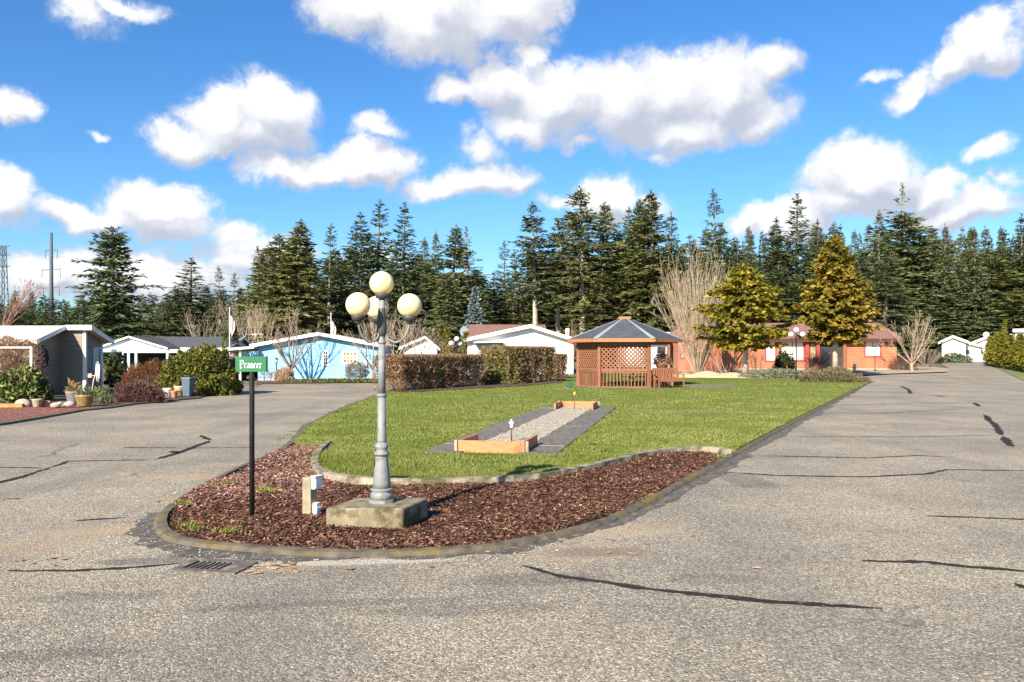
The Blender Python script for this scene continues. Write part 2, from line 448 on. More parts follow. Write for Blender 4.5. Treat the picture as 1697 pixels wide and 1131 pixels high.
def bare_tree(seed, H, spread=.55, nstem=1, r=.12, levels=5, fork=(2,3), up=.18, first=.25, shrink=.72, wob=.12, base_spread=.1, lean=0, tw=.008):
    rr = random.Random(seed); segs = []; main = []
    def grow(p, d, L, rd, lv):
        n = 3; q = p
        for i in range(n):
            d = (d + Vector((rr.gauss(0,wob), rr.gauss(0,wob), rr.gauss(0,wob)+up*.25))).normalized()
            e = q + d*L/n; r1 = max(tw*.6, rd*(1-.3*(i+1)/n)); (main if lv <= 1 else segs).append((tuple(q), tuple(e), max(tw*.7, rd*(1-.3*i/n)), r1))
            q = e
            if lv < levels and i > 0 and lv > 0 and rr.random() < .65:
                ax = Vector((rr.gauss(0,1), rr.gauss(0,1), rr.gauss(0,.5))).normalized()
                grow(q, (d + ax*spread*1.3).normalized(), L*shrink*rr.uniform(.6,.95), rd*.5, lv+1)
        if lv < levels:
            for k in range(rr.randint(*fork)):
                ax = Vector((rr.gauss(0,1), rr.gauss(0,1), rr.gauss(0,.6)))
                ax = (ax - d*ax.dot(d)).normalized()
                grow(q, (d + ax*spread*rr.uniform(.6,1.25)).normalized(), L*shrink*rr.uniform(.75,1.15), rd*.62, lv+1)
    for k in range(nstem):
        a = 6.283*k/max(1,nstem)+rr.uniform(-.4,.4); b = base_spread*rr.uniform(.3,1.1)
        d = Vector((math.cos(a)*b+lean, math.sin(a)*b, 1)).normalized()
        p = Vector((math.cos(a)*.12*(nstem>1)*nstem**.5, math.sin(a)*.12*(nstem>1)*nstem**.5, -.03))
        grow(p, d, H*first*rr.uniform(.85,1.15), r*rr.uniform(.7,1.1), 0)
    return main, segs

def vase_tree(seed, H, nstem=30, sp=.42, r=.05, z0=0., rt=.12, twig=1.0, depth=3, wob=.045, tmin=.006):
    """many straight stems fanning up from one root"""
    rr = random.Random(seed); main = []; segs = []
    def stem(p, d, L, rd, lv):
        n = 6 if lv == 0 else 3; q = p
        for i in range(n):
            d = (d + Vector((rr.gauss(0,wob), rr.gauss(0,wob), .07))).normalized(); e = q + d*L/n
            (main if lv == 0 else segs).append((tuple(q), tuple(e), max(tmin, rd*(1-.8*i/n)), max(tmin*.8, rd*(1-.8*(i+1)/n)))); q = e
            if lv < depth and i > 0:
                for k in range(rr.choice((1,2,2,3)) if lv == 0 else rr.choice((0,1,1)) if twig < 1.5 else rr.choice((1,2,2))):
                    ax = Vector((rr.gauss(0,1), rr.gauss(0,1), rr.gauss(0,.3))).normalized()
                    stem(q, (d + ax*rr.uniform(.25,.5)).normalized(), L*(1-i/n)*rr.uniform(.45,.9)*(.8 if lv else .9), max(tmin*1.3, rd*(1-.8*i/n)*.5), lv+1)
    if z0: main.append(((0,0,-.05), (rr.uniform(-.1,.1), 0, z0*H*.5), rt*1.15, rt)); main.append((main[0][1], (0,0,z0*H), rt, rt*.85))
    for k in range(nstem):
        a = rr.uniform(0,6.283) if not z0 else 6.283*(k+rr.uniform(-.3,.3))/nstem; b = sp*math.sqrt(rr.uniform(.15,1) if z0 else rr.random())
        stem(Vector((0, 0, z0*H*rr.uniform(.6,1.))) if z0 else Vector((math.cos(a)*.14*b/sp, math.sin(a)*.12*b/sp, -.05)), Vector((math.cos(a)*b, math.sin(a)*b, 1)).normalized(), H*(1-z0)*rr.uniform(.78,1.0)*(1-.42*(b/sp)**2), r*rr.uniform(.6,1.25), 0)
    return main, segs

def leaf_bush(seed, rx, ry, h, n, size, power=2.0, aspect=.5, shell=.35, lump=.14, radial=.3, dome=True, flat_top=False, floor=.02):
    """leaf quads filling a rounded or clipped outline, denser toward its skin; base at z = 0"""
    rg = np.random.default_rng(seed)
    d = norm(rg.normal(size=(n,3)))
    if dome: d[:,2] = np.abs(d[:,2])
    r = (np.abs(d[:,0])**power + np.abs(d[:,1])**power + np.abs(d[:,2])**power)**(-1/power)
    lm = np.zeros(n)
    for k in range(7):
        w = rg.normal(size=3)*rg.uniform(2.5,7); lm += np.sin(d@w + rg.uniform(0,6.28))
    for k in range(6):
        w = rg.normal(size=3)*rg.uniform(8,18); lm += .7*np.sin(d@w + rg.uniform(0,6.28))
    f = (1 + lump*lm/2.6)*(1 - shell*rg.random(n)**1.8)
    sc = np.array([rx, ry, h if dome else h/2])
    p = d*(r*f)[:,None]*sc
    if not dome: p[:,2] += h/2
    nn = norm(d/sc*min(sc))
    keep = p[:,2] > floor; p = p[keep]; nn = nn[keep]; d = d[keep]; m = len(p)
    t = norm(rg.normal(size=(m,3)) + nn*radial*3 + np.array([0,0,radial*.8]))
    fn = norm(nn + rg.normal(size=(m,3))*.75)
    l = size*(.6+.8*rg.random(m))
    return kites(p - t*(l/2)[:,None], t, fn, l, l*aspect)
def stems_np(seed, rx, ry, h, n, r=.012, spread=.8):
    rr = random.Random(seed); segs = []
    for i in range(n):
        a = rr.uniform(0,6.283); b = rr.random()**.5
        p = Vector((math.cos(a)*rx*.35*b, math.sin(a)*ry*.35*b, -.03)); e = Vector((math.cos(a)*rx*spread*b, math.sin(a)*ry*spread*b, h*rr.uniform(.55,.85)))
        m = (p+e)/2 + Vector((rr.gauss(0,.08)*rx, rr.gauss(0,.08)*ry, .1*h))
        q = [p, m, e]; rs = (r, r*.8, r*.5)
        for j in range(2): segs.append((tuple(q[j]), tuple(q[j+1]), rs[j], rs[j+1]))
        for j in range(3):
            f = m + Vector((rr.gauss(0,.25)*rx, rr.gauss(0,.25)*ry, rr.uniform(.1,.4)*h)); segs.append((tuple(m), tuple(f), r*.55, r*.3))
    return tubes_np(segs, 4)

def hedge_leaves(seed, L, T, H, n, size, aspect=.22, depth=.16):
    """leaf and twig quads just under the skin of a clipped box, base at z = 0"""
    rg = np.random.default_rng(seed); A = np.array([L*H, L*H*.5, L*T, T*H, T*H]); f = rg.choice(5, n, p=A/A.sum())
    u, v = rg.random(n)-.5, rg.random(n); dp = rg.exponential(depth, n); dp[rg.random(n) < .25] *= 2.5
    w1 = .035*np.sin(u*L*5+v*3)+.03*np.sin(u*L*11+2)+.03*np.sin(v*H*9+u*4)
    dp = dp - w1 + rg.normal(0,.02,n); p = np.zeros((n,3)); nn = np.zeros((n,3))
    k = f == 0; p[k] = np.stack([u[k]*L, -T/2+dp[k], v[k]*H], 1); nn[k] = (0,-1,0)
    k = f == 1; p[k] = np.stack([u[k]*L, T/2-dp[k], v[k]*H], 1); nn[k] = (0,1,0)
    k = f == 2; p[k] = np.stack([u[k]*L, (v[k]-.5)*T, H-np.abs(dp[k])*.7], 1); nn[k] = (0,0,1)
    k = f == 3; p[k] = np.stack([-L/2+dp[k], u[k]*T, v[k]*H], 1); nn[k] = (-1,0,0)
    k = f == 4; p[k] = np.stack([L/2-dp[k], u[k]*T, v[k]*H], 1); nn[k] = (1,0,0)
    # skirts: thin toward the foot so stems show
    keep = rg.random(n) < np.clip(.30+1.1*p[:,2]/H, 0, 1); p, nn = p[keep], nn[keep]; m = len(p)
    t = norm(rg.normal(size=(m,3))*.8 + nn*.9 + np.array([0,0,.9])); l = size*(.6+.8*rg.random(m))
    return kites(p-t*(l*.7)[:,None], t, norm(nn+rg.normal(size=(m,3))*.7), l, l*aspect)
# ---------------------------------------------------------------- ground, road, lawn, beds
def stain(nt, co, x, y, sxx, syy, rot, lo, hi, nz):
    mp = N(nt, 'ShaderNodeMapping'); mp.vector_type = 'TEXTURE'; nt.links.new(co, mp.inputs[0])
    mp.inputs['Location'].default_value = (x, y, 0); mp.inputs['Rotation'].default_value = (0,0,rot); mp.inputs['Scale'].default_value = (sxx, syy, 50)
    g = N(nt, 'ShaderNodeTexGradient'); g.gradient_type = 'SPHERICAL'; nt.links.new(mp.outputs[0], g.inputs[0])
    return remap(nt, math_(nt, 'ADD', g.outputs['Fac'], math_(nt, 'MULTIPLY', math_(nt, 'SUBTRACT', nz, .5), .9)), lo, hi)
def make_asphalt():
    m, nt, b = new_mat('chip_seal_asphalt'); co = objco(nt)
    v = N(nt, 'ShaderNodeTexVoronoi'); nt.links.new(co, v.inputs[0]); v.inputs['Scale'].default_value = 84
    sp = N(nt, 'ShaderNodeSeparateColor'); nt.links.new(v.outputs['Color'], sp.inputs[0])
    cr = N(nt, 'ShaderNodeValToRGB'); nt.links.new(sp.outputs[0], cr.inputs[0]); e = cr.color_ramp.elements
    e[0].color = (.080,.069,.054,1); e[0].position = 0; e[1].color = (.72,.64,.50,1); e[1].position = 1
    for p_, c_ in ((.25,(.168,.150,.122,1)),(.55,(.280,.250,.200,1)),(.86,(.405,.36,.28,1))):
        x = e.new(p_); x.color = c_
    c = cr.outputs[0]
    n2 = noise(nt, co, 160, 3, .6)
    c = mixc(nt, .2, c, mixc(nt, n2, (.13,.118,.10), (.40,.35,.28)))
    big = noise(nt, co, .35, 6, .62); mid = noise(nt, co, 1.7, 6, .65)
    c2 = N(nt, 'ShaderNodeMix'); c2.data_type = 'RGBA'; c2.blend_type = 'MULTIPLY'; c2.inputs[0].default_value = 1
    nt.links.new(c, c2.inputs[6]); nt.links.new(mixc(nt, remap(nt, big, .32, .68), (.76,.76,.77), (1.14,1.12,1.06)), c2.inputs[7])
    c = c2.outputs[2]
    c = mixc(nt, math_(nt, 'MULTIPLY', remap(nt, mid, .56, .74), .45), c, (.12,.115,.11))
    # worn lanes along the road and hairline cracking
    mpl = N(nt, 'ShaderNodeMapping'); nt.links.new(co, mpl.inputs[0]); mpl.inputs['Rotation'].default_value = (0,0,-.25); mpl.inputs['Scale'].default_value = (.55,.07,1)
    lane = noise(nt, mpl.outputs[0], 1.4, 4, .55)
    c = mixc(nt, math_(nt, 'MULTIPLY', remap(nt, lane, .48, .68), .38), c, (.145,.135,.118))
    ve = N(nt, 'ShaderNodeTexVoronoi'); ve.feature = 'DISTANCE_TO_EDGE'; ve.inputs['Scale'].default_value = .42
    wv_ = N(nt, 'ShaderNodeTexNoise'); nt.links.new(co, wv_.inputs[0]); wv_.inputs['Scale'].default_value = 1.6; wv_.inputs['Detail'].default_value = 6
    ad = N(nt, 'ShaderNodeVectorMath'); ad.operation = 'MULTIPLY_ADD'; nt.links.new(wv_.outputs['Color'], ad.inputs[0]); ad.inputs[1].default_value = (.9,.9,0); nt.links.new(co, ad.inputs[2]); nt.links.new(ad.outputs[0], ve.inputs['Vector'])
    hair = math_(nt, 'MULTIPLY', remap(nt, ve.outputs['Distance'], .002, .007, 1, 0), remap(nt, noise(nt, co, .22, 3), .50, .62))
    c = mixc(nt, math_(nt, 'MULTIPLY', hair, .55), c, (.05,.045,.04))
    for px, py, w, h, k in ((165,880,1.1,.5,.55),(330,790,1.6,.55,.5),(390,770,1.3,.4,.4),(270,830,.9,.45,.45),(60,905,1.3,.7,.3),(960,915,1.0,.6,.35),(1020,880,1.2,.5,.35),(480,940,.6,.2,.4),(30,935,.5,.1,.3)):
        q = G(px, py); s = stain(nt, co, q.x, q.y, w, h, .35, .25, .75, mid)
        c = mixc(nt, math_(nt, 'MULTIPLY', s, k), c, (.40,.29,.18))
    for px, py, w, h, k in ((360,920,.75,.16,.8),(500,925,.9,.12,.85),(300,900,.35,.16,.6),(770,1010,1.2,.22,.32),(890,960,.9,.3,.35),(985,915,.8,.3,.4),(1230,795,.5,1.2,.4),(600,998,1.5,.12,.32),(160,990,.9,.18,.3),(545,735,.5,1.3,.3),(80,1085,.7,.14,.3),(380,1010,.6,.12,.3),(250,930,.8,.18,.5),(1180,960,.6,.25,.3),(1480,650,2,2,.2)):
        q = G(px, py); s = stain(nt, co, q.x, q.y, w, h, .1, .2, .6, mid)
        c = mixc(nt, math_(nt, 'MULTIPLY', s, k), c, (.062,.060,.060))
    for px, py, w, h, k in ((300,885,.4,.5,.5),(330,905,.9,.10,.5),(590,932,1.2,.13,.5)):
        q = G(px, py); s = stain(nt, co, q.x, q.y, w, h, .1, .2, .5, n2)
        c = mixc(nt, math_(nt, 'MULTIPLY', s, k), c, (.55,.50,.41))
    nt.links.new(c, b.inputs['Base Color']); b.inputs['Roughness'].default_value = .9; b.inputs['Specular IOR Level'].default_value = .2
    bump(nt, b, v.outputs['Distance'], .55, -.010)
    return m
M = {}
M['asphalt'] = make_asphalt()
M['tar'] = mat_plain('crack_tar', (.030,.028,.027), .95, .3, 20, .004, 60, spec=.08, dirt=(.13,.12,.11), dscale=14, dlo=.55, dhi=.75)
M['tarpatch'] = mat_plain('worn_tar', (.090,.081,.070), .95, .3, 6, .006, 50, dirt=(.21,.185,.145), dscale=9, dlo=.48, dhi=.68)
M['kerb'] = mat_plain('mossy_kerb', (.105,.088,.064), .9, .35, 7, .010, 40, dirt=(.165,.120,.028), dscale=1.5, dlo=.50, dhi=.66)
M['edging'] = mat_plain('edging_concrete', (.28,.24,.185), .9, .3, 6, .006, 40, dirt=(.10,.085,.05), dscale=4, dlo=.44, dhi=.60)
M['dirt'] = mat_plain('bare_ground', (.16,.135,.085), .95, .35, 1.2, .02, 12, dirt=(.10,.115,.035), dscale=.35, dlo=.45, dhi=.6)
M['mulch_bed'] = mat_plain('mulch_soil', (.060,.032,.026), .95, .35, 16, .02, 60)
def make_lawn_mat():
    m, nt, b = new_mat('lawn_turf'); co = objco(nt)
    a = noise(nt, co, .45, 5, .6); f = noise(nt, co, 40, 4, .7); g = noise(nt, co, 2.2, 5, .65)
    c = mixc(nt, remap(nt, a, .35, .65), (.128,.178,.032), (.185,.216,.050))
    c = mixc(nt, math_(nt, 'MULTIPLY', remap(nt, g, .52, .72), .75), c, (.34,.28,.09))
    c = mixc(nt, math_(nt, 'MULTIPLY', remap(nt, f, .40, .62, 1, 0), .4), c, (.075,.10,.016))
    nt.links.new(c, b.inputs['Base Color']); b.inputs['Roughness'].default_value = .9; b.inputs['Specular IOR Level'].default_value = .1
    bump(nt, b, f, .9, .05); return m
M['lawn'] = make_lawn_mat()
M['blade'] = mat_leaf('grass_blade', [(.085,.125,.020),(.145,.200,.036),(.195,.238,.052),(.28,.29,.085),(.44,.38,.17)], .7, 0, .3, patch=(.135,.172,.026), pscale=.45)
M['chip'] = mat_leaf('bark_chip', [(.030,.016,.011),(.064,.030,.020),(.112,.052,.032),(.17,.082,.052),(.36,.22,.14)], .85, 0, 0)
M['drychip'] = mat_leaf('dry_bark_chip', [(.06,.03,.024),(.16,.075,.055),(.25,.13,.095),(.34,.19,.14),(.50,.33,.25)], .85, 0, 0)
M['gravel'] = None
def make_gravel(name, lo, hi, sc):
    m, nt, b = new_mat(name); co = objco(nt)
    v = N(nt, 'ShaderNodeTexVoronoi'); nt.links.new(co, v.inputs[0]); v.inputs['Scale'].default_value = sc
    sp = N(nt, 'ShaderNodeSeparateColor'); nt.links.new(v.outputs['Color'], sp.inputs[0])
    c = mixc(nt, sp.outputs[0], lo, hi)
    c = mixc(nt, remap(nt, v.outputs['Distance'], .35, .75), c, shade(lo,.5))
    c = mixc(nt, math_(nt, 'MULTIPLY', remap(nt, noise(nt, co, 2, 5), .5, .7), .3), c, lo)
    nt.links.new(c, b.inputs['Base Color']); b.inputs['Roughness'].default_value = .9
    bump(nt, b, v.outputs['Distance'], .8, -.02); return m
M['gravel'] = make_gravel('court_gravel', (.36,.31,.23), (.72,.64,.50), 26)
M['lava'] = make_gravel('red_lava_rock', (.17,.060,.042), (.40,.19,.14), 14)
M['tangravel'] = make_gravel('tan_gravel', (.36,.28,.19), (.62,.51,.37), 16)

# ground to the horizon
xs = sorted(set([-3000,-1200,-500,-250,-140,-90,-60,-40,-25,-12] + list(range(-4,13,2)) + [18,26,40,60,90,140,250,500,1200,3000]))
ys = sorted(set([-600,-200,-60,-20,0,10,20,30,38] + list(range(42,133,5)) + [160,220,300,450,700,1200,2500,5000]))
gb = MB(); vs = [(x, y, zt(x, y)-.05) for y in ys for x in xs]; nx = len(xs)
gb.add(vs, [(j*nx+i, j*nx+i+1, (j+1)*nx+i+1, (j+1)*nx+i) for j in range(len(ys)-1) for i in range(nx-1)])
o = gb.build('ground', M['dirt']); o['kind'] = 'structure'

left_edge = [(0,704.5),(60,694.5),(130,682),(175,677.5),(215,671.5),(262,667),(330,660.5),(352,656),(366,648),(376,640.5)]
road_px = left_edge + [(425,640.5),(436,637),(560,635.5),(655,635.5),(760,633),(900,640),(1200,638),(1440,633.5),(1428,624),(1480,621),(1568,618),(1575,612),(1556,602),(1640,599),(1643,606),(1697,632)]
rp = G2(road_px)
rp = [(-30,rp[0][1]-1.2)] + rp + [(18,22.), (22.,-12.), (-30,-12.)]
road = sheet('road', rp, 0.0, M['asphalt'])

lawn_left = [(664,641.5),(636,652),(600,667),(575,677),(545,691),(520,705),(500,721),(487,737)]
edge_px = [(545,741),(532,752),(523,765),(521,776),(528,789),(543,797),(565,802.5),(600,806),(640,808.5),(690,809.5),(740,808.5),(790,806.5),(830,805),(870,801),(900,797.5),(940,791),(980,782.5),(1020,772.5),(1050,765),(1080,758.5),(1110,754),(1140,751.5),(1165,751),(1190,753),(1208,757)]
kerb_right = [(1230,745),(1250,734),(1275,720.5),(1300,707),(1325,693.5),(1350,680.5),(1375,668),(1400,655),(1420,645),(1440,634.5)]
kerb_front = [(487,737),(465,749),(440,761),(412,773),(385,785),(362,797),(340,809),(318,822),(298,836),(283,848),(274,859),(271,869),(274,880),(284,890),(300,897),(335,903.5),(380,908),(430,912.5),(480,916),(530,918.5),(590,919.5),(650,918.5),(700,917),(760,914),(815,909.5),(850,903),(885,895.5),(920,888),(960,877.5),(1000,865),(1030,852),(1060,838),(1090,821.5),(1120,805),(1150,790),(1180,774.5),(1208,757)]
lawn_far = [(1395,630),(1340,629.5),(1240,628.5),(1140,627.5),(1040,621),(940,621),(930,634),(860,640),(800,643),(720,646),(690,645)]
EDGE = [(v.x, v.y) for v in smooth_line([(*p,0) for p in G2(edge_px)], 1)]
lawn_poly = G2(lawn_left) + EDGE + G2(kerb_right) + G2(lawn_far)
mulch_poly = G2(kerb_front) + EDGE[::-1]
LZ, MZ = .06, .03
sheet('lawn', lawn_poly, LZ, M['lawn'], thick=.1)
sheet('mulch_bed', mulch_poly, MZ, M['mulch_bed'], grid=.5, thick=.08, zfun=lambda x, y: .03*math.sin(x*2.1)*math.sin(y*1.7))

def strip(name, line, prof, mat, kind='structure', parent=None, zoff=0., jit=0., seed=1):
    """sweep a cross-section [(across, height)] along a ground line"""
    rr = random.Random(seed); pts = [Vector((p[0], p[1], 0)) for p in line]; b = MB(); n = len(prof); vs = []
    for i, p in enumerate(pts):
        d = (pts[min(i+1,len(pts)-1)] - pts[max(0,i-1)]).normalized(); s = Vector((-d.y, d.x, 0))
        for u, h in prof:
            q = p + s*(u + rr.uniform(-jit,jit)); vs.append((q.x, q.y, zt(q.x,q.y)+h+zoff+rr.uniform(-jit,jit)*.3))
    fs = [(i*n+k, i*n+k+1, (i+1)*n+k+1, (i+1)*n+k) for i in range(len(pts)-1) for k in range(n-1)]
    fs += [tuple(range(n)), tuple((len(pts)-1)*n+k for k in range(n))[::-1]]
    b.add(vs, fs); o = b.build(name, mat, parent)
    if not parent: o['kind'] = kind
    return o
kl = resample(smooth_line([(*p,0) for p in G2(lawn_left + kerb_front[1:] + kerb_right)], 2), .25)
KERB = kl
# local left of travel is the inside of the island
strip('kerb', kl, [(-.105,-.02),(-.095,.012),(-.065,.036),(-.02,.044),(.025,.045),(.035,-.02)], M['kerb'], jit=.006)
strip('garden_edging', resample([(*p,0) for p in EDGE], .22), [(-.06,-.02),(-.055,.115),(.045,.12),(.05,-.02)], M['edging'], jit=.007, seed=4)

# worn tar along the kerb, sealed cracks: parts of the road
def crack(px, w, seed, name='sealed_crack', mat='tar', z=.005, rag=.45):
    rr = random.Random(seed); line = resample([G(*p) for p in px], .07); b = MB(); vs = []
    wob = 0
    for i, p in enumerate(line):
        d = (line[min(i+1,len(line)-1)] - line[max(0,i-1)]); d.z = 0; d.normalize(); s = Vector((-d.y, d.x, 0))
        wob = wob*.85 + rr.gauss(0, .007); k = w*(1 + rr.uniform(-rag,rag))
        k *= min(1, .18+i/(.10*len(line)+1), .18+(len(line)-1-i)/(.10*len(line)+1))*(.8+.2*abs(math.sin(i*.11+seed)))*1.05
        q = p + s*wob
        for u in (-k/2, k/2): r = q + s*u; vs.append((r.x, r.y, zt(r.x,r.y)+z))
    b.add(vs, [(2*i, 2*i+2, 2*i+3, 2*i+1) for i in range(len(line)-1)])
    return b.build(name, M[mat], road)
for i, (px, w) in enumerate([
 ([(865,938),(900,948),(930,957),(1000,966),(1090,977),(1200,989),(1300,999),(1380,1004),(1462,1008)], .075),
 ([(1428,930),(1530,932),(1600,940),(1720,950)], .075), ([(1535,856),(1600,858),(1720,863)], .05), ([(1680,968),(1720,982)], .08),
 ([(1195,783),(1290,789),(1440,791),(1530,786),(1570,779),(1720,781)], .07), ([(1262,756),(1440,759.5),(1520,755.5),(1580,758)], .06),
 ([(1310,724.5),(1500,724.5),(1650,722)], .055), ([(1340,685),(1450,686),(1600,678)], .06), ([(1380,672),(1600,668)], .05),
 ([(1632,688),(1648,705),(1660,722)], .13), ([(1663,724),(1677,741)], .14), ([(1614,668),(1624,674)], .14), ([(1493,640),(1506,646),(1509,653)], .14), ([(1550,656),(1562,658)], .14),
 ([(-20,805),(40,790),(85,775)], .085), ([(85,775),(112,765),(200,763),(255,762.5)], .06), ([(255,762.5),(292,752),(330,738),(348,731)], .11), ([(-20,775),(72,776)], .05),
 ([(203,742),(300,743)], .06), ([(300,743),(430,742)], .04), ([(334,722),(346,730)], .10), ([(283,748),(295,752)], .12), ([(122,864),(165,860.5),(208,858)], .055), ([(0,828),(38,827)], .04),
 ([(10,947),(120,947),(200,943),(255,938),(300,934)], .055)]):
    crack(px, w, 100+i)
def kerbside(a, b, w0, w1, seed, name):
    rr = random.Random(seed); n = b-a; bb = MB(); vs = []; wv = 0
    for i in range(a, b+1):
        p = kl[i]; d = (kl[min(i+1,len(kl)-1)] - kl[i-1]).normalized(); s = Vector((-d.y, d.x, 0)); f = (i-a)/n
        wv = wv*.6 + rr.gauss(0,.04); w = (w0+(w1-w0)*f + wv)*math.sin(math.pi*min(1,max(.06,f)))**.4
        for u in (-.08, -.12-max(.02,w)): q = p+s*u; vs.append((q.x, q.y, zt(q.x,q.y)+.004))
    bb.add(vs, [(2*i, 2*i+1, 2*i+3, 2*i+2) for i in range(n)]); bb.build(name, M['tarpatch'], road)
def ki(px, py):
    g = G(px, py); return min(range(len(kl)), key=lambda i: (kl[i]-Vector((g.x,g.y,0))).length)
kerbside(ki(920,888), ki(1420,645), .20, .10, 5, 'asphalt_patch')
kerbside(ki(283,848), ki(600,919), .22, .20, 6, 'asphalt_patch')
kerbside(ki(640,652), ki(480,740), .18, .10, 7, 'asphalt_patch')
kerbside(ki(640,919), ki(905,890), .03, .12, 8, 'asphalt_patch')

# far sides: lava rock bed, beds under shrubs, tan beds before the red house
sheet('lava_rock_bed', G2([(-120,722),(0,703),(60,693),(130,681),(176,676),(150,668),(60,668),(-120,672)]), .03, M['lava'], thick=.05)
strip('kerb', resample([(*p,0) for p in G2([(-60,712)]+left_edge[:7])], .4), [(-.16,-.02),(-.14,.05),(0,.06),(.05,-.02)], M['kerb'], jit=.008, seed=9)
M['shrubbed'] = mat_plain('shrub_bed_soil', (.10,.062,.045), .95, .35, 6, .02, 30)
sheet('planting_bed', G2([(176,676),(262,666.5),(330,660),(352,655.5),(370,646),(300,642),(150,655),(-80,668),(60,668)]), .035, M['shrubbed'])
sheet('planting_bed', G2([(652,653),(700,652),(800,646),(860,642.5),(930,637),(942,622),(840,615),(700,625),(652,636)]), .09, M['shrubbed'])
sheet('planting_bed', G2([(425,640.3),(436,636.8),(560,635),(655,635),(652,630),(425,630)]), .02, M['shrubbed'])
M['yard'] = mat_plain('yard_turf', (.15,.17,.05), .95, .3, 2, .02, 30, dirt=(.32,.27,.13), dscale=.8)
sheet('yard', G2([(1640,599.5),(1643,606),(1697,632),(1800,672),(1800,606)]), .03, M['yard'])
sheet('gravel_bed', G2([(1398,624),(1428,623),(1480,620),(1570,617),(1576,612),(1540,608),(1130,608),(1130,619)]), .03, M['tangravel'])
# ---------------------------------------------------------------- near things
M['lampgrey'] = mat_plain('grey_lamp_paint', (.20,.212,.214), .55, .14, 6, .002, 60, spec=.35, dirt=(.115,.112,.10), dscale=11, dlo=.5, dhi=.72)
M['lampdark'] = mat_plain('dark_grey_metal', (.055,.058,.062), .5, .2, 8, spec=.4)
M['black'] = mat_plain('black_paint', (.016,.016,.017), .45, .25, 9, spec=.4, dirt=(.055,.053,.05), dscale=14, dlo=.6, dhi=.75)
def make_globe():
    m, nt, b = new_mat('cream_globe'); co = objco(nt)
    c = mixc(nt, remap(nt, noise(nt, co, 9, 6, .65), .3, .7), (.74,.56,.28), (.84,.70,.42))
    nt.links.new(c, b.inputs['Base Color']); b.inputs['Roughness'].default_value = .3; b.inputs['Specular IOR Level'].default_value = .4
    b.inputs['Subsurface Weight'].default_value = .4; b.inputs['Subsurface Radius'].default_value = (.08,.06,.03); b.inputs['Subsurface Scale'].default_value = .5
    return m
M['globe'] = make_globe()
def mat_white_globe():
    return mat_plain('white_globe', (.85,.84,.80), .3, .04, 5, spec=.4)
M['wglobe'] = mat_white_globe()
M['concrete'] = mat_plain('mossy_concrete', (.235,.195,.130), .95, .3, 5, .008, 30, dirt=(.075,.065,.028), dscale=4.2, dlo=.45, dhi=.66)
M['newwood'] = mat_plain('post_timber', (.30,.26,.175), .85, .3, 4, .003, 40, dirt=(.17,.155,.09), dscale=5)
M['whiteplastic'] = mat_plain('white_plastic', (.78,.79,.80), .4, .05, 5, spec=.4)
M['white'] = mat_plain('white_paint', (.80,.80,.79), .55, .05, 2, dirt=(.66,.65,.61), dscale=2.5, dlo=.55, dhi=.8)
def wood(name, col, var=.3, sc=(2,2,24), rough=.7, dirt=None):
    m, nt, b = new_mat(name); co = objco(nt)
    mp = N(nt, 'ShaderNodeMapping'); nt.links.new(co, mp.inputs[0]); mp.inputs['Scale'].default_value = sc
    n1 = noise(nt, mp.outputs[0], 2.2, 6, .65, .6)
    c = mixc(nt, remap(nt, n1, .3, .7), shade(col,1-var), shade(col,1+var))
    if dirt: c = mixc(nt, math_(nt, 'MULTIPLY', remap(nt, noise(nt, co, 3.5, 5), .5, .7), .7), c, dirt)
    nt.links.new(c, b.inputs['Base Color']); b.inputs['Roughness'].default_value = rough; b.inputs['Specular IOR Level'].default_value = .2
    bump(nt, b, n1, .4, .004); return m
M['cedar'] = wood('orange_cedar', (.50,.205,.095), .22, (2,2,22), dirt=(.44,.105,.045))
M['gazwood'] = wood('stained_wood', (.235,.103,.058), .25, (14,14,2), dirt=(.165,.085,.052))
M['fascia'] = wood('stained_fascia', (.37,.158,.078), .18, (2,2,20))
M['benchwood'] = wood('bench_wood', (.225,.095,.052), .3, (3,3,20))

# street lamp on its plinth
lp = G(632, 843); lx, ly = -1.30, 8.43
PZ = .215
pb = MB()
f0, f1, b1, b0 = (-1.785,8.09), (-1.045,8.10), (-.865,8.70), (-1.595,8.69)
pc = (sum(p[0] for p in (f0,f1,b1,b0))/4, sum(p[1] for p in (f0,f1,b1,b0))/4)
pb.prism([(p[0]-pc[0], p[1]-pc[1]) for p in (f0,f1,b1,b0)], 'z', 0, PZ-.0)
pl = pb.build('concrete_plinth', M['concrete'], None, bevel=.012, loc=(pc[0],pc[1],0))
tagp(pl, 'low mossy concrete block in the bark mulch carrying the four globe lamp', 'plinth')
patch = MB().prism([(-.12,-.03),(-.02,-.05),(.09,-.02),(.08,.05),(-.05,.06)], 'z', 0, .004).build('dried_mortar', M['edging'], pl, loc=(-.20,.12,PZ+.001))
lamp = thing('street_lamp', 'tall grey lamp post with four cream globes on the concrete block', 'street lamp', (lx,ly,PZ))
def octo(r): return [(r*math.cos(math.pi*(k+.5)/4), r*math.sin(math.pi*(k+.5)/4)) for k in range(8)]
m = MB(); m.prism(octo(.128), 'z', 0, .035)
m.lathe([(.112,.035),(.112,.085),(.100,.10),(.098,.115),(.112,.125),(.112,.135),(.098,.145)], 24)
m.build('base', M['lampgrey'], lamp)
m = MB(); m.lathe([(.094,.145),(.088,.20),(.072,.36),(.062,.45),(.060,.47)], 28, flute=.06)
m.lathe([(.072,.47),(.078,.485),(.072,.50),(.058,.51),(.056,.53),(.066,.545),(.070,.56),(.066,.575),(.052,.585),(.050,.60)], 24)
m.build('pedestal', M['lampgrey'], lamp)
m = MB(); m.lathe([(.047,.60),(.046,.62),(.041,1.05)], 24, flute=.07)
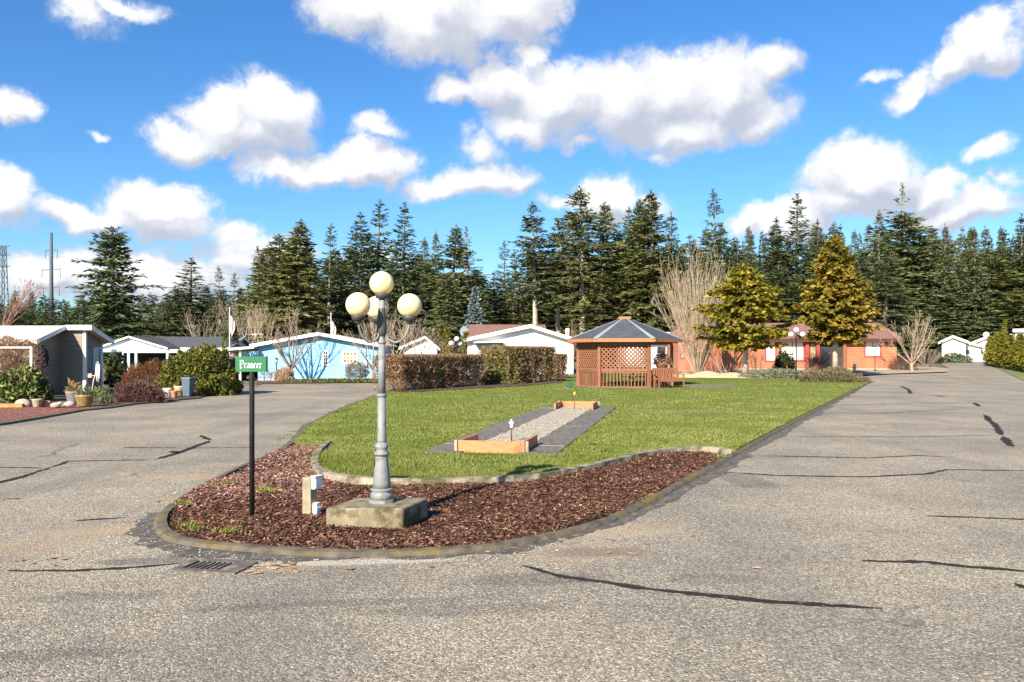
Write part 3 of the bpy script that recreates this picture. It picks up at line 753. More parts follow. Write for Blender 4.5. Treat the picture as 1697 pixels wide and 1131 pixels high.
m.lathe([(.044,1.05),(.050,1.06),(.050,1.075),(.044,1.085)], 20)
m.lathe([(.040,1.085),(.034,1.58)], 24, flute=.07)
m.lathe([(.037,1.58),(.042,1.59),(.042,1.605),(.036,1.615),(.034,1.64),(.033,1.90),(.03,2.05)], 20)
m.build('shaft', M['lampgrey'], lamp)
MB().box(-.034,-.026,-.02,.02,.36,.42).build('access_plate', M['lampdark'], lamp, loc=(-.046,-.01,0))
m = MB(); m.lathe([(.040,1.655),(.046,1.66),(.052,1.72),(.050,1.80),(.040,1.87),(.036,1.93),(.030,1.94)], 8)
m.build('hub', M['lampdark'], lamp)
def globe_holder(mb, c, z):
    mb.lathe([(.022,z-.075),(.030,z-.065),(.034,z-.045),(.058,z-.04),(.062,z-.02),(.066,z-.015),(.066,z+.003),(.05,z+.006)], 20, c=(c[0],c[1],0))
GR = .121
m = MB(); m.lathe([(.030,2.05),(.036,2.06)], 12); globe_holder(m, (0,0), 2.075); m.build('globe_holder', M['lampdark'], lamp)
MB().ball((0,0,2.171+.012), GR, 32, 20).build('globe', M['globe'], lamp)
for ang in (-12, 108, 228):
    a = rad(ang); R = .292; ux, uy = math.cos(a), math.sin(a); zg = 1.945
    pts = []
    for i in range(15):
        q = i/14; th = math.pi*(1.08*q)                       # a hook swinging down and out
        r_ = .035 + (R-.035)*(1-math.cos(math.pi*q))/2
        z_ = 1.70 - .105*math.sin(math.pi*q)**.9 + (zg-.135-1.70+.02)*max(0,q-.5)*2*q
        pts.append((ux*r_, uy*r_, z_))
    pts.append((ux*R, uy*R, zg-.145))
    arm = MB().tube(pts, .0105, 8).build('arm', M['lampgrey'], lamp)
    m = MB(); globe_holder(m, (ux*R,uy*R), zg-.075-.02); m.build('globe_holder', M['lampdark'], arm)
    MB().ball((ux*R,uy*R,zg+.012), GR, 32, 20).build('globe', M['globe'], arm)

# wooden post with white outlet boxes
wp = G(513, 862)
post = thing('outlet_post', 'short wooden post with two white outlet boxes standing in the bark mulch', 'post', (wp.x, wp.y, MZ-.02), rad(-24))
MB().box(-.052,.052,-.052,.052,0,.43).build('post', M['newwood'], post, bevel=.004)
m = MB().box(.055,.10,-.045,.075,.315,.43); m.prism([(-.055,.435),(.085,.435),(.085,.447),(-.055,.447)], 'x', .05, .112); m.box(.10,.106,-.035,.065,.325,.42)
m.build('outlet_box', M['whiteplastic'], post)
m = MB().box(.055,.105,-.02,.04,.045,.17); m.box(.06,.115,-.03,.05,.10,.125); m.tube([(.075,0,.0),(.075,0,.05)], .015, 8)
m.build('junction_box', M['whiteplastic'], post)

# street name sign
sp = G(417.5, 862)
sign = thing('street_sign', 'green street name sign reading Prancer on a thin black pole', 'street sign', (sp.x, sp.y, MZ-.03), rad(4))
M['signgreen'] = mat_plain('sign_green', (.022,.145,.055), .45, .12, 7, spec=.4)
M['signedge'] = mat_plain('sign_edge', (.07,.26,.12), .5, .1, 5)
MB().lathe([(.026,0),(.026,1.50),(.024,1.66)], 14).build('pole', M['black'], sign)
MB().box(-.158,.150,-.034,-.026,1.512,1.668).build('sign_board', M['signgreen'], sign, bevel=.002)
MB().box(-.158,.150,.026,.034,1.512,1.668).build('sign_board', M['signgreen'], sign, bevel=.002)
MB().box(.141,.156,-.024,.024,1.510,1.672).build('end_cap', M['signedge'], sign)
# broad-nib lettering
NIB = (math.cos(rad(38))*.5, math.sin(rad(38))*.5)
GLY = {'P': (.78, [[(.12,.98),(.22,.90),(.22,-.12),(.10,-.22)],[(.02,.82),(.22,.95),(.50,1.0),(.70,.86),(.68,.60),(.46,.46),(.24,.50)],[(.10,.45),(.02,.36)],[(.22,.06),(.40,-.02)]]),
 'r': (.50, [[(.05,.58),(.14,.52),(.14,.06),(.22,.0)],[(.14,.46),(.30,.62),(.40,.52)]]),
 'a': (.56, [[(.08,.54),(.24,.62),(.40,.52),(.40,.08),(.48,.0)],[(.40,.34),(.16,.30),(.08,.14),(.20,.0),(.40,.12)]]),
 'n': (.60, [[(.04,.58),(.13,.52),(.13,.06),(.20,.0)],[(.13,.46),(.30,.62),(.42,.52),(.42,.06),(.50,.0)]]),
 'c': (.48, [[(.38,.50),(.26,.62),(.12,.48),(.12,.14),(.22,.0),(.40,.10)]]),
 'e': (.50, [[(.14,.30),(.38,.42),(.28,.62),(.12,.46),(.12,.14),(.24,.0),(.42,.12)]])}
def letter_mesh(word, x0, width, z0, hgt, y, nib=.14):
    tot = sum(GLY[c][0] for c in word); k = width/tot; b = MB(); x = x0
    for ch in word:
        w, strokes = GLY[ch]
        for j, st in enumerate(strokes):
            for (ax,az_),(bx,bz) in zip(st[:-1], st[1:]):
                q = []
                for (px,pz),sg in (((ax,az_),-1),((ax,az_),1),((bx,bz),1),((bx,bz),-1)):
                    q.append((x+(px*k)+sg*NIB[0]*nib*hgt*.9, z0+pz*hgt+sg*NIB[1]*nib*hgt))
                ar = sum(q[i][0]*q[(i+1)%4][1]-q[(i+1)%4][0]*q[i][1] for i in range(4))
                if abs(ar) < 1e-7: continue
                if ar < 0: q = q[::-1]
                yy = y - .0004*(j + .13*len(b.f) % 1)
                b.add([(u,yy,v) for u,v in q], [(0,1,2,3)])
        x += w*k
    return b
letter_mesh('Prancer', -.118, .225, 1.552, .078, -.0352).build('lettering', M['white'], sign)

# horseshoe court
CU = Vector((.2,.98,0)).normalized(); CV = Vector((CU.y,-CU.x,0)); crot = math.atan2(CU.y, CU.x)-math.pi/2
c0 = Vector((-.34,13.9,0))                             # near end of the court, on its axis
def ct(u, v): q = c0 + CU*v + CV*u; return (q.x, q.y)
M['walk'] = wood('weathered_walk', (.150,.132,.110), .25, (6,1,1), dirt=(.19,.165,.13))
M['line'] = mat_plain('foul_line_paint', (.62,.60,.55), .7, .15, 8)
court_poly = [ct(-1.12,-.35), ct(1.12,-.35), ct(1.12,11.95), ct(-1.12,11.95)]
sheet('court_path', [ct(-1.10,-.2), ct(-.47,-.2), ct(-.47,11.9), ct(-1.10,11.9)], LZ+.03, M['walk'], thick=.06)
sheet('court_path', [ct(.47,-.2), ct(1.10,-.2), ct(1.10,11.9), ct(.47,11.9)], LZ+.03, M['walk'], thick=.06)
for u0, u1, v, w in ((-1.08,-.58,.95,.05),(.60,1.08,.95,.06),(-1.06,-.50,10.9,.10),(.52,.9,4.9,.03),(-1.0,-.6,4.9,.03)):
    sheet('foul_line', [ct(u0,v), ct(u1,v), ct(u1,v+w), ct(u0,v+w)], LZ+.034, M['line'])
o = sheet('court_gravel', [ct(-.47,.2), ct(.47,.2), ct(.47,11.5), ct(-.47,11.5)], LZ+.035, M['gravel'], kind='stuff', grid=.3, zfun=lambda x,y: .012*math.sin(x*9)*math.sin(y*7))
def pit_box(label, v0, flip, dark):
    q = c0 + CU*v0
    r = thing('pit_box', label, 'pit box', (q.x,q.y,LZ), crot + (math.pi if flip else 0), 'plank boxes at the ends of the horseshoe court')
    MB().box(-.56,.56,-.02,.025,0,.20).build('front_board', M['cedar'], r, bevel=.004)
    for s in (-1,1):
        MB().prism([(.025,0),(1.28,0),(1.24,.06),(1.20,.20),(.025,.20)], 'x', s*.56-(.04 if s>0 else 0), s*.56+(.04 if s<0 else 0)).build('side_board', M['cedar'], r, bevel=.004)
        MB().box(s*.6-.025,s*.6+.025,-.022,.03,0,.205).build('corner_post', M['newwood'], r, bevel=.003)
    return r
pit_box('nearer box of orange planks closing the horseshoe court', .0, False, 0)
pit_box('farther box of weathered planks at the far end of the horseshoe court', 11.75, True, 1)
M['rust'] = mat_plain('rusty_iron', (.10,.055,.04), .8, .3, 12)
M['yellow'] = mat_plain('yellow_plastic', (.72,.60,.10), .5, .1, 8)
q = c0 + CU*1.55 + CV*.02
st = thing('stake', 'rusty stake topped by a small white cross in the nearer court end', 'stake', (q.x,q.y,LZ), crot, 'horseshoe stakes')
MB().lathe([(.013,0),(.013,.30)], 10).build('rod', M['rust'], st)
m = MB().box(-.02,.02,-.02,.02,.29,.365); m.box(-.045,.045,-.014,.014,.365,.39); m.box(-.012,.012,-.012,.012,.39,.44)
m.build('cross_cap', M['white'], st, bevel=.003)
q = c0 + CU*10.6 + CV*.02
st = thing('stake', 'thin stake with a yellow cap at the far court end', 'stake', (q.x,q.y,LZ), crot, 'horseshoe stakes')
MB().lathe([(.012,0),(.012,.46)], 10).build('rod', M['rust'], st)
MB().lathe([(.02,.45),(.026,.46),(.03,.50),(.022,.53),(.012,.535)], 10).build('cap', M['yellow'], st)

# storm drain
dq = G(357, 940)
M['iron'] = mat_plain('cast_iron', (.125,.108,.09), .7, .25, 9, .003, 60, dirt=(.32,.25,.16), dscale=8, dlo=.52, dhi=.7)
dr = thing('drain_grate', 'iron storm drain grate set in the asphalt by the kerb', 'drain', (dq.x, dq.y, .0), rad(-12)); dr.scale = (.84,.8,1)
m = MB()
for x0,x1,y0,y1 in ((-.33,.33,-.24,-.15),(-.33,.33,.15,.24),(-.33,-.26,-.15,.15),(.12,.33,-.15,.15)): m.box(x0,x1,y0,y1,.002,.014)
for k in range(6): m.box(-.215+k*.055,-.19+k*.055,-.15,.15,.002,.013)
m.build('grate_frame', M['iron'], dr)
MB().box(-.26,.12,-.15,.15,.0015,.0035).build('dark_slot_plate', M['black'], dr)  # flat black plate paints the dark of the pit between the bars

# ---------------------------------------------------------------- gazebo
gc = Vector((5.65,42.4,0)); GA = [-128,-68,-8,52,112,172]
gz = thing('gazebo', 'six sided brown wooden gazebo with lattice walls on the lawn', 'gazebo', (gc.x,gc.y,LZ-.01))
M['gazroof'] = mat_shingle('grey_shingle', (.070,.076,.090), .25, .35, .16)
M['hip'] = mat_plain('grey_hip_cap', (.22,.25,.265), .8, .12, 6)
def gv(i, r, z=0): a = rad(GA[i%6]); return Vector((r*math.cos(a), r*math.sin(a), z))
RP, RE, ZE, ZA = 2.33, 2.86, 2.235, 3.40
m = MB(); n = 6
vs = [gv(i,.22,ZA) for i in range(6)] + [gv(i,RE,ZE+.13) for i in range(6)] + [gv(i,.22,ZA-.06) for i in range(6)] + [gv(i,RE,ZE+.07) for i in range(6)]
m.add(vs, [(i,6+i,6+(i+1)%6,(i+1)%6) for i in range(6)] + [(12+i,12+(i+1)%6,18+(i+1)%6,18+i) for i in range(6)] + [(5,4,3,2,1,0)] + [(6+i,18+i,18+(i+1)%6,6+(i+1)%6) for i in range(6)])
roof = m.build('roof', M['gazroof'], gz)
for i in range(6):
    a = gv(i,.20,ZA+.012); b = gv(i,RE+.03,ZE+.142); s = Vector((-math.sin(rad(GA[i])), math.cos(rad(GA[i])), 0))
    w = .15; sl_ = -.055
    MB().add([a-s*w+Vector((0,0,sl_)), b-s*w+Vector((0,0,sl_)), b, b+s*w+Vector((0,0,sl_)), a+s*w+Vector((0,0,sl_)), a], [(0,1,2,5),(5,2,3,4)]).build('hip_cap', M['hip'], roof)
    MB().bar(gv(i,RE-.0,ZE+.045), gv(i+1,RE-.0,ZE+.045), .045, .17).build('fascia_board', M['fascia'], roof)
    MB().bar(gv(i,RP,2.16), gv(i+1,RP,2.16), .09, .14).build('beam', M['gazwood'], gz)
MB().prism([(-.30,-.24),(.30,-.24),(.30,.24),(-.30,.24)], 'z', ZA-.04, ZA+.09).build('cap', M['fascia'], roof, bevel=.01)
for i in range(6):
    MB().box(-.075,.075,-.075,.075,0,2.095).build('post', M['gazwood'], gz, loc=gv(i,RP), rotz=rad(GA[i]))
def rail_panel(i, f0, f1, lattice):
    a, b = gv(i,RP), gv(i+1,RP); d = (b-a).normalized(); L = (b-a).length; a2 = a + d*max(.08, L*f0); b2 = a + d*min(L-.08, L*f1)
    L2 = (b2-a2).length; ang = math.atan2(d.y, d.x)
    pr = MB().box(0,L2,-.035,.035,.0,.07).box(0,L2,-.045,.045,.80,.86).box(0,L2,-.03,.03,.72,.78).build('railing', M['gazwood'], gz, loc=a2, rotz=ang)
    nb = max(2, int(L2/.155))
    for k in range(nb):
        x = L2*(k+.5)/nb
        MB().box(x-.021,x+.021,-.019,.019,.07,.72).build('baluster', M['gazwood'], pr)
    if lattice:
        m = MB().box(0,L2,-.03,.03,.861,.93).box(0,L2,-.03,.03,2.03,2.09)
        z0, z1 = .93, 2.03; st_ = .215; w = .034
        for dirn in (1,-1):
            k = -(z1-z0)
            while k < L2:
                xa, xb = k, k+(z1-z0)                        # from the bottom edge to the top edge
                ta = max(0, -xa/(xb-xa)); tb = min(1, (L2-xa)/(xb-xa))
                if tb-ta > .03:
                    A = (xa+(xb-xa)*ta, z0+(z1-z0)*ta); B = (xa+(xb-xa)*tb, z0+(z1-z0)*tb)
                    if dirn < 0: A = (L2-A[0], A[1]); B = (L2-B[0], B[1])
                    y = .010*dirn
                    m.bar((A[0],y,A[1]), (B[0],y,B[1]), .018, w*1.9, up=(0,1,0.001)) if False else m.bar((A[0],y,A[1]), (B[0],y,B[1]), w*1.9, .018, up=(0,1,0.001))
                k += st_
        m.build('lattice_panel', M['gazwood'], gz, loc=a2, rotz=ang)
rail_panel(5, 0, 1, True); rail_panel(0, 0, 1, True); rail_panel(1, 0, 1, False); rail_panel(3, 0, 1, True); rail_panel(4, 0, 1, True)
M['slab'] = mat_plain('patio_slab', (.17,.15,.115), .9, .2, 4, .004, 30)
sheet('path', [(gc.x+gv(i,2.55).x, gc.y+gv(i,2.55).y) for i in range(6)], LZ+.012, M['slab'], thick=.08)
sheet('path', G2([(1135,645.5),(1215,643.5),(1218,639.5),(1128,640)]), LZ+.008, M['slab'], thick=.08)
sheet('path', G2([(1030,682.6),(1325,690.2),(1330,688.2),(1036,680.8)]), LZ+.004, M['slab'], thick=.08)
# picnic table under the roof
pt = thing('picnic_table', 'wooden picnic table under the gazebo roof', 'table', (gc.x+1.0,gc.y+.1,LZ+.03), rad(4))
MB().box(-.95,.95,-.36,-.125,.70,.74).box(-.95,.95,-.118,.118,.70,.74).box(-.95,.95,.125,.36,.70,.74).build('tabletop', M['benchwood'], pt)
for s in (-1,1):
    MB().box(-.95,.95,s*.68-.13,s*.68+.13,.41,.45).build('seat', M['benchwood'], pt)
    m = MB().bar((s*.6,-.62,0),(s*.6,-.2,.70),.09,.04).bar((s*.6,.62,0),(s*.6,.2,.70),.09,.04).box(s*.6-.02,s*.6+.02,-.78,.78,.33,.41)
    m.build('leg', M['benchwood'], pt)
# planter with dried plant on the table
M['drytan'] = mat_leaf('dried_leaf', [(.13,.075,.05),(.27,.17,.11),(.40,.27,.18)], .8, .1, .2)
M['potbrown'] = mat_plain('brown_pot', (.16,.085,.05), .6, .2, 6)
pp = thing('planter', 'round brown planter of dried stems on the gazebo rail', 'planter', (gc.x+1.66,gc.y-1.16,LZ+.86))
MB().lathe([(.16,0),(.24,.02),(.29,.22),(.31,.26),(.29,.28),(.10,.27)], 16).build('pot', M['potbrown'], pp)
link('dried_plant', np_mesh('dried_plant', leaf_bush(31,.48,.42,.62,900,.13,2,.35,.7,.2,.7), 4, M['drytan']), pp, loc=(0,0,.2))
# garden bench on the lawn
bq = Vector((7.42,40.2,LZ-.01))
be = thing('garden_bench', 'slatted brown garden bench on the lawn beside the gazebo', 'bench', bq, rad(16))
m = MB()
for k in range(5): m.box(-.62,.62,-.36+k*.105,-.27+k*.105,.40,.425)
m.build('seat', M['benchwood'], be)
m = MB()
for k in range(11):
    x = -.58+k*.116
    m.bar((x,.165,.45),(x,.30,.90),.075,.02)
m.bar((-.64,.31,.92),(.64,.31,.92),.05,.09).bar((-.62,.155,.44),(.62,.155,.44),.04,.06)
m.build('backrest', M['benchwood'], be)
for s in (-1,1):
    MB().bar((s*.64,-.38,0),(s*.64,-.36,.62),.06).build('leg', M['benchwood'], be)
    MB().bar((s*.64,.16,0),(s*.64,.15,.42),.06).bar((s*.64,.15,.40),(s*.64,.32,.95),.06).build('leg', M['benchwood'], be)
    MB().bar((s*.64,-.42,.635),(s*.64,.23,.66),.075,.035).build('armrest', M['benchwood'], be)
MB().bar((-.62,-.36,.36),(.62,-.36,.36),.03,.07).build('seat_frame', M['benchwood'], be)
# small green box by the gazebo
M['green'] = mat_plain('green_plastic', (.02,.10,.055), .5, .1, 8)
gq = G(943, 646)
vb = thing('valve_box', 'small dark green utility box on a pale slab beside the gazebo', 'utility box', (gq.x,gq.y,LZ-.005))
MB().prism([(-.13,.0),(.13,.0),(.10,.28),(-.10,.28)], 'y', -.10, .10).build('box', M['green'], vb, bevel=.015, loc=(.05,0,.03))
MB().box(-.28,.16,-.16,.14,0,.03).build('slab', M['edging'], vb)
# ---------------------------------------------------------------- houses
M['bluewall'] = mat_siding('light_blue_siding', (.215,.465,.66), .22, .70)
M['brownwall'] = mat_siding('taupe_lap_siding', (.255,.210,.160), .20, .35)
M['whitewall'] = mat_siding('white_siding', (.80,.81,.82), .2, .92, .03)
M['redwall'] = mat_siding('brick_red_siding', (.40,.150,.082), .22, .58, .12)
M['redtrim'] = mat_plain('dark_red_trim', (.34,.060,.050), .6, .12, 3)
M['greyroof'] = mat_shingle('charcoal_shingle', (.085,.088,.098), .2)
M['brownroof'] = mat_shingle('brown_shingle', (.235,.125,.100), .2)
M['whiteroof'] = mat_shingle('pale_composite_roof', (.66,.62,.55), .07, 1.2, .3, dirt=(.47,.40,.28))
M['mossroof'] = mat_shingle('mossy_white_roof', (.70,.66,.60), .08, .6, .25, dirt=(.24,.19,.13), dlo=.5, dhi=.62)
M['darkglass'] = mat_glass('dark_glass', (.035,.045,.055))
M['tanglass'] = mat_glass('curtained_glass', (.22,.21,.11), .12)
M['blind'] = mat_plain('pale_blind', (.82,.80,.70), .6, .03, 3)
M['dim'] = mat_plain('shade_and_dark_paint', (.030,.030,.034), .9, .3, 2)  # near-black tone: painted shade in porch and carport, also dark door and box
M['turq'] = mat_plain('pale_blue_trim', (.46,.62,.68), .6, .06, 3)
M['found'] = mat_plain('foundation_skirt', (.34,.30,.24), .9, .15, 3)
M['steel'] = mat_plain('galvanised_steel', (.42,.44,.46), .4, .1, 5, metal=.4, spec=.5)

def gable_front(root, x0, x1, d, eave, xr, ridge, wall, roof, trim, oh=.35, ohf=.35, fas=.2, zbase=-.3, xe0=None, xe1=None):
    """gable end facing the local -y; eave height at both ends, ridge at xr"""
    m = MB().prism([(x0,zbase),(x1,zbase),(x1,eave),(xr,ridge),(x0,eave)], 'y', 0, d); m.build('wall', wall, root)
    kl_ = (ridge-eave)/(xr-x0); kr = (ridge-eave)/(x1-xr)
    L = x0-oh if xe0 is None else xe0; R = x1+oh if xe1 is None else xe1
    t = .10; zl, zr = ridge-kl_*(xr-L), ridge-kr*(R-xr)
    r = MB().prism([(L,zl+.015),(xr,ridge+.015),(R,zr+.015),(R,zr+t),(xr,ridge+t),(L,zl+t)], 'y', -ohf, d+.3).build('roof', roof, root)
    MB().prism([(L-.02,zl-fas+t+.03),(xr,ridge-fas+t+.03),(xr,ridge+t+.04),(L-.02,zl+t+.04)], 'y', -ohf-.045, -ohf-.003).build('rake_board', trim, r)
    MB().prism([(R+.02,zr-fas+t+.03),(R+.02,zr+t+.04),(xr,ridge+t+.04),(xr,ridge-fas+t+.03)], 'y', -ohf-.045, -ohf-.003).build('rake_board', trim, r)
    return r
def gable_side(root, x0, x1, d, eave, ridge, wall, roof, trim, oh=.4, ohe=.3, fas=.2, zbase=-.3):
    """eave facing the local -y, gables at both ends"""
    MB().prism([(0,zbase),(d,zbase),(d,eave),(d/2,ridge),(0,eave)], 'x', x0, x1).build('wall', wall, root)
    k = (ridge-eave)/(d/2); t = .10
    r = MB().prism([(-oh,eave-k*oh+.015),(d/2,ridge+.015),(d+oh,eave-k*oh+.015),(d+oh,eave-k*oh+t),(d/2,ridge+t),(-oh,eave-k*oh+t)], 'x', x0-ohe, x1+ohe).build('roof', roof, root)
    MB().box(x0-ohe-.02,x1+ohe+.02,-oh-.05,-oh-.003,eave-k*oh-fas+t,eave-k*oh+t+.02).build('fascia_board', trim, r)
    for xx in (x0-ohe, x1+ohe):
        a = xx-.045 if xx < (x0+x1)/2 else xx+.003
        MB().prism([(-oh,eave-k*oh-fas+t),(d/2,ridge-fas+t),(d+oh,eave-k*oh-fas+t),(d+oh,eave-k*oh+t+.02),(d/2,ridge+t+.03),(-oh,eave-k*oh+t+.02)], 'x', a, a+.042).build('rake_board', trim, r)
    return r
def window(root, x, z, w, h, frame, pane, cols=1, rows=1, f=.06, y=0., label=None):
    """window on a wall facing the local -y; x, z = centre"""
    m = MB()
    for a,b,c,e in ((-w/2-f,w/2+f,-h/2-f,-h/2),(-w/2-f,w/2+f,h/2,h/2+f),(-w/2-f,-w/2,-h/2,h/2),(w/2,w/2+f,-h/2,h/2)): m.box(x+a,x+b,y-.05,y-.002,z+c,z+e)
    for i in range(1,cols): q = x-w/2+w*i/cols; m.box(q-.022,q+.022,y-.044,y-.016,z-h/2,z+h/2)
    for i in range(1,rows): q = z-h/2+h*i/rows; m.box(x-w/2,x+w/2,y-.040,y-.018,q-.018,q+.018)
    o = m.build('window', frame, root)
    MB().box(x-w/2,x+w/2,y-.015,y-.003,z-h/2,z+h/2).build('pane', pane, o)
    if label: o['label'] = label
    return o
def pxw(px, d, x0): return (px-CX)*d/FPX - x0       # local x from an image column on a wall at depth d

# taupe house at the left (end walls face the island)
h = thing('mobile_home', 'taupe lap sided home with pale roof behind the lava rock bed', 'house', (-19.1,34.0,0))
XA, XB, DR, DF = -.35, .77, 2.1, 4.05
MB().prism([(.25,-.2),(DR+.2,-.2),(DR+.2,2.66),(DR,2.66),(.25,2.12)], 'x', -16, XA).build('wall', M['brownwall'], h)
MB().prism([(DR+.202,-.2),(DF-.25,-.2),(DF-.25,2.14),(DR+.202,2.72)], 'x', -16, XB).build('wall', M['brownwall'], h)
MB().box(XB-.10,XB+.025,DR+.175,DR+.30,-.1,2.70).build('corner_board', M['white'], h)
MB().box(XB-.06,XB+.02,DF-.33,DF-.225,-.1,2.13).build('corner_board', M['white'], h)
r = MB().prism([(-.08,2.14),(DR,2.78),(DR,2.88),(-.08,2.24)], 'x', -16.5, .0).build('roof', M['whiteroof'], h)
r2 = MB().prism([(DR+.003,2.785),(DF+.05,2.16),(DF+.05,2.26),(DR+.003,2.885)], 'x', -16.5, 1.12).build('roof', M['whiteroof'], h)
MB().prism([(-.10,2.08),(DR,2.72),(DR,2.90),(-.10,2.27)], 'x', .003, .045).build('rake_board', M['white'], r)
MB().box(-16.5,.045,-.13,-.083,2.08,2.26).build('fascia_board', M['whiteroof'], r)
MB().box(.048,1.16,DR-.05,DR-.0,2.70,2.91).build('fascia_board', M['white'], r2)
MB().prism([(DR+.0,2.70),(DF+.08,2.08),(DF+.08,2.28),(DR+.0,2.91)], 'x', 1.123,1.165).build('rake_board', M['white'], r2)
# narrow window on the end wall facing +x
def window_x(root, xw, yc, zc, w, hh, frame, pane):
    m = MB(); f = .09
    for a,b,c,e in ((-w/2-f,w/2+f,-hh/2-f,-hh/2),(-w/2-f,w/2+f,hh/2,hh/2+f),(-w/2-f,-w/2,-hh/2,hh/2),(w/2,w/2+f,-hh/2,hh/2)): m.box(xw+.002,xw+.05,yc+a,yc+b,zc+c,zc+e)
    o = m.build('window', frame, root); MB().box(xw+.003,xw+.02,yc-w/2,yc+w/2,zc-hh/2,zc+hh/2).build('pane', pane, o)
window_x(h, XB, 3.3, 1.45, .5, .85, M['turq'], M['darkglass'])
m = MB().tube([(-9.2,2.1,2.8),(-9.2,2.1,3.6)], .05, 8); m.build('vent_pipe', M['white'], h)
m = MB()
tr = thing('wall_trellis', 'black iron wall ornament hung on the taupe end wall', 'wall ornament', (-19.1+XA+.03,35.0,1.0))
for k in range(5): m.bar((0,-.35+k*.17,.0+.1*abs(k-2)),(0,-.35+k*.17,1.05-.12*abs(k-2)),.03)
for z_ in (.25,.55,.85): m.bar((.012,-.4,z_),(.012,.4,z_),.03)
for k in range(4): m.ball((.02,-.26+k*.17,.42+.1*(k%2)), .09, 8, 6)
m.build('ironwork', M['black'], tr)

# dark roofed house with porch behind the big bush
dd = 74.
h = thing('grey_roof_house', 'house with charcoal roof and white porch gable behind the yellow green bush', 'house', (P(250,0,dd).x, dd, 0))
x0 = P(250,0,dd).x; X = lambda px: pxw(px, dd, x0)
Zd = lambda py: Zat(py, dd)
r = gable_side(h, X(196), X(372), 7.0, Zd(576.5), Zd(559), M['whitewall'], M['greyroof'], M['white'], .5, .6, .22)
m = MB().prism([(X(183),Zd(579)),(X(240),Zd(558.5)),(X(302),Zd(577)),(X(302),Zd(579.5)),(X(240),Zd(561)),(X(183),Zd(581.5))], 'y', -3.2,-3.0); m.build('rake_board', M['white'], r)
m = MB().prism([(X(183),Zd(579)+.02),(X(240),Zd(558.5)+.02),(X(302),Zd(577)+.02),(X(240),Zd(560)-.05)], 'y', -2.99, 2.5); m.build('porch_roof', M['greyroof'], h)
MB().prism([(X(188),Zd(579.5)),(X(240),Zd(562)),(X(297),Zd(578.5))], 'y', -2.85,-2.75).build('pediment', M['whitewall'], h)
MB().box(X(183),X(372),-2.95,-2.80,Zd(585),Zd(579.6)).build('porch_beam', M['white'], h)
MB().box(X(196),X(372),-.03,-.004,-.2,2.05).build('porch_shade_panel', M['dim'], h)  # flat dark panel on the wall, porch shade put into its colour
for px in (217,228,238,250,300,340,368): MB().box(X(px)-.10,X(px)+.10,-2.95,-2.80,-.1,Zd(585)).build('porch_post', M['turq'], h)
MB().box(X(176),X(222),-4.2,-3.25,Zd(583.5),Zd(579)).build('porch_canopy', M['turq'], h)
# house with black gable end beside it
d2 = 84.; x0 = P(372,0,d2).x; X2 = lambda px: pxw(px, d2, x0)
h = thing('dark_gable_house', 'low house with a dark gable end right of the white porch', 'house', (x0, d2, 0))
gable_front(h, X2(352), X2(394), 7, Zat(577,d2), X2(366), Zat(561,d2), mat_siding('slate_siding', (.10,.11,.125), .2, .6), M['greyroof'], M['white'], .4)
window(h, X2(372), 1.6, 1.3, 1.1, M['white'], M['darkglass'], 2, 2)
MB().box(X2(394)+.01,X2(445),1.2,6,-.2,Zat(577,d2)).build('side_wall', M['bluewall'], h)
MB().prism([(1.0,Zat(577,d2)+.02),(4.5,Zat(567,d2)),(4.5,Zat(567,d2)+.1),(1.0,Zat(577,d2)+.12)], 'x', X2(394)+.45, X2(450)).build('side_roof', M['greyroof'], h)
# far pale house under the trees
d3 = 104.; x0 = P(415,0,d3).x
h = thing('distant_house', 'distant flat topped house glimpsed between bare trees above the carport', 'house', (x0, d3, 0))
w3 = lambda px: pxw(px, d3, x0)
MB().box(w3(388),w3(462),0,5,-.2,Zat(556,d3)).build('wall', mat_plain('tan_wall', (.34,.30,.22), .8, .2, 2), h)
MB().box(w3(385),w3(466),-.4,5.4,Zat(556,d3)+.01,Zat(553.5,d3)).build('roof', M['white'], h)
for px in (395,440,455): window(h, w3(px), Zat(561,d3), .8, .55, M['white'], M['darkglass'])

# light blue house
db = 52.2
bx = P(527,0,db).x
h = thing('blue_house', 'light blue gabled house with white trim behind the bare tree', 'house', (bx, db, 0))
B = lambda px: pxw(px, db, bx); Zb = lambda py: Zat(py, db)
r = gable_front(h, B(428.5), B(626), 6, Zb(573), B(530), Zb(555), M['bluewall'], M['mossroof'], M['white'], .4, .45, .19)
gv_ = MB().box(B(530)-.22,B(530)+.22,-.03,-.003,Zb(568),Zb(562)).build('gable_vent', M['turq'], h)
MB().box(B(604),B(609),-.12,-.003,.9,1.35).build('meter_box', M['steel'], h, bevel=.01)
MB().tube([(B(606.5),-.05,1.35),(B(606.5),-.05,Zb(577))], .025, 6).build('conduit', M['steel'], h)
window(h, B(539.5), Zb(593.5), .24, .78, M['white'], M['darkglass'], 2, 4, .09)
window(h, B(580), Zb(593), .80, .64, M['white'], M['tanglass'], 4, 3, .09)
MB().box(B(557),B(626)-.003,-.012,-.003,-.1,Zb(580)).build('pale_panel', M['whitewall'], h) if False else None
MB().box(B(428.5),B(626),-.03,-.003,-.1,.16).build('skirting', M['turq'], h)
MB().box(B(626)-.10,B(626)+.03,-.035,-.002,.17,Zb(574)).build('corner_board', M['bluewall'], h)
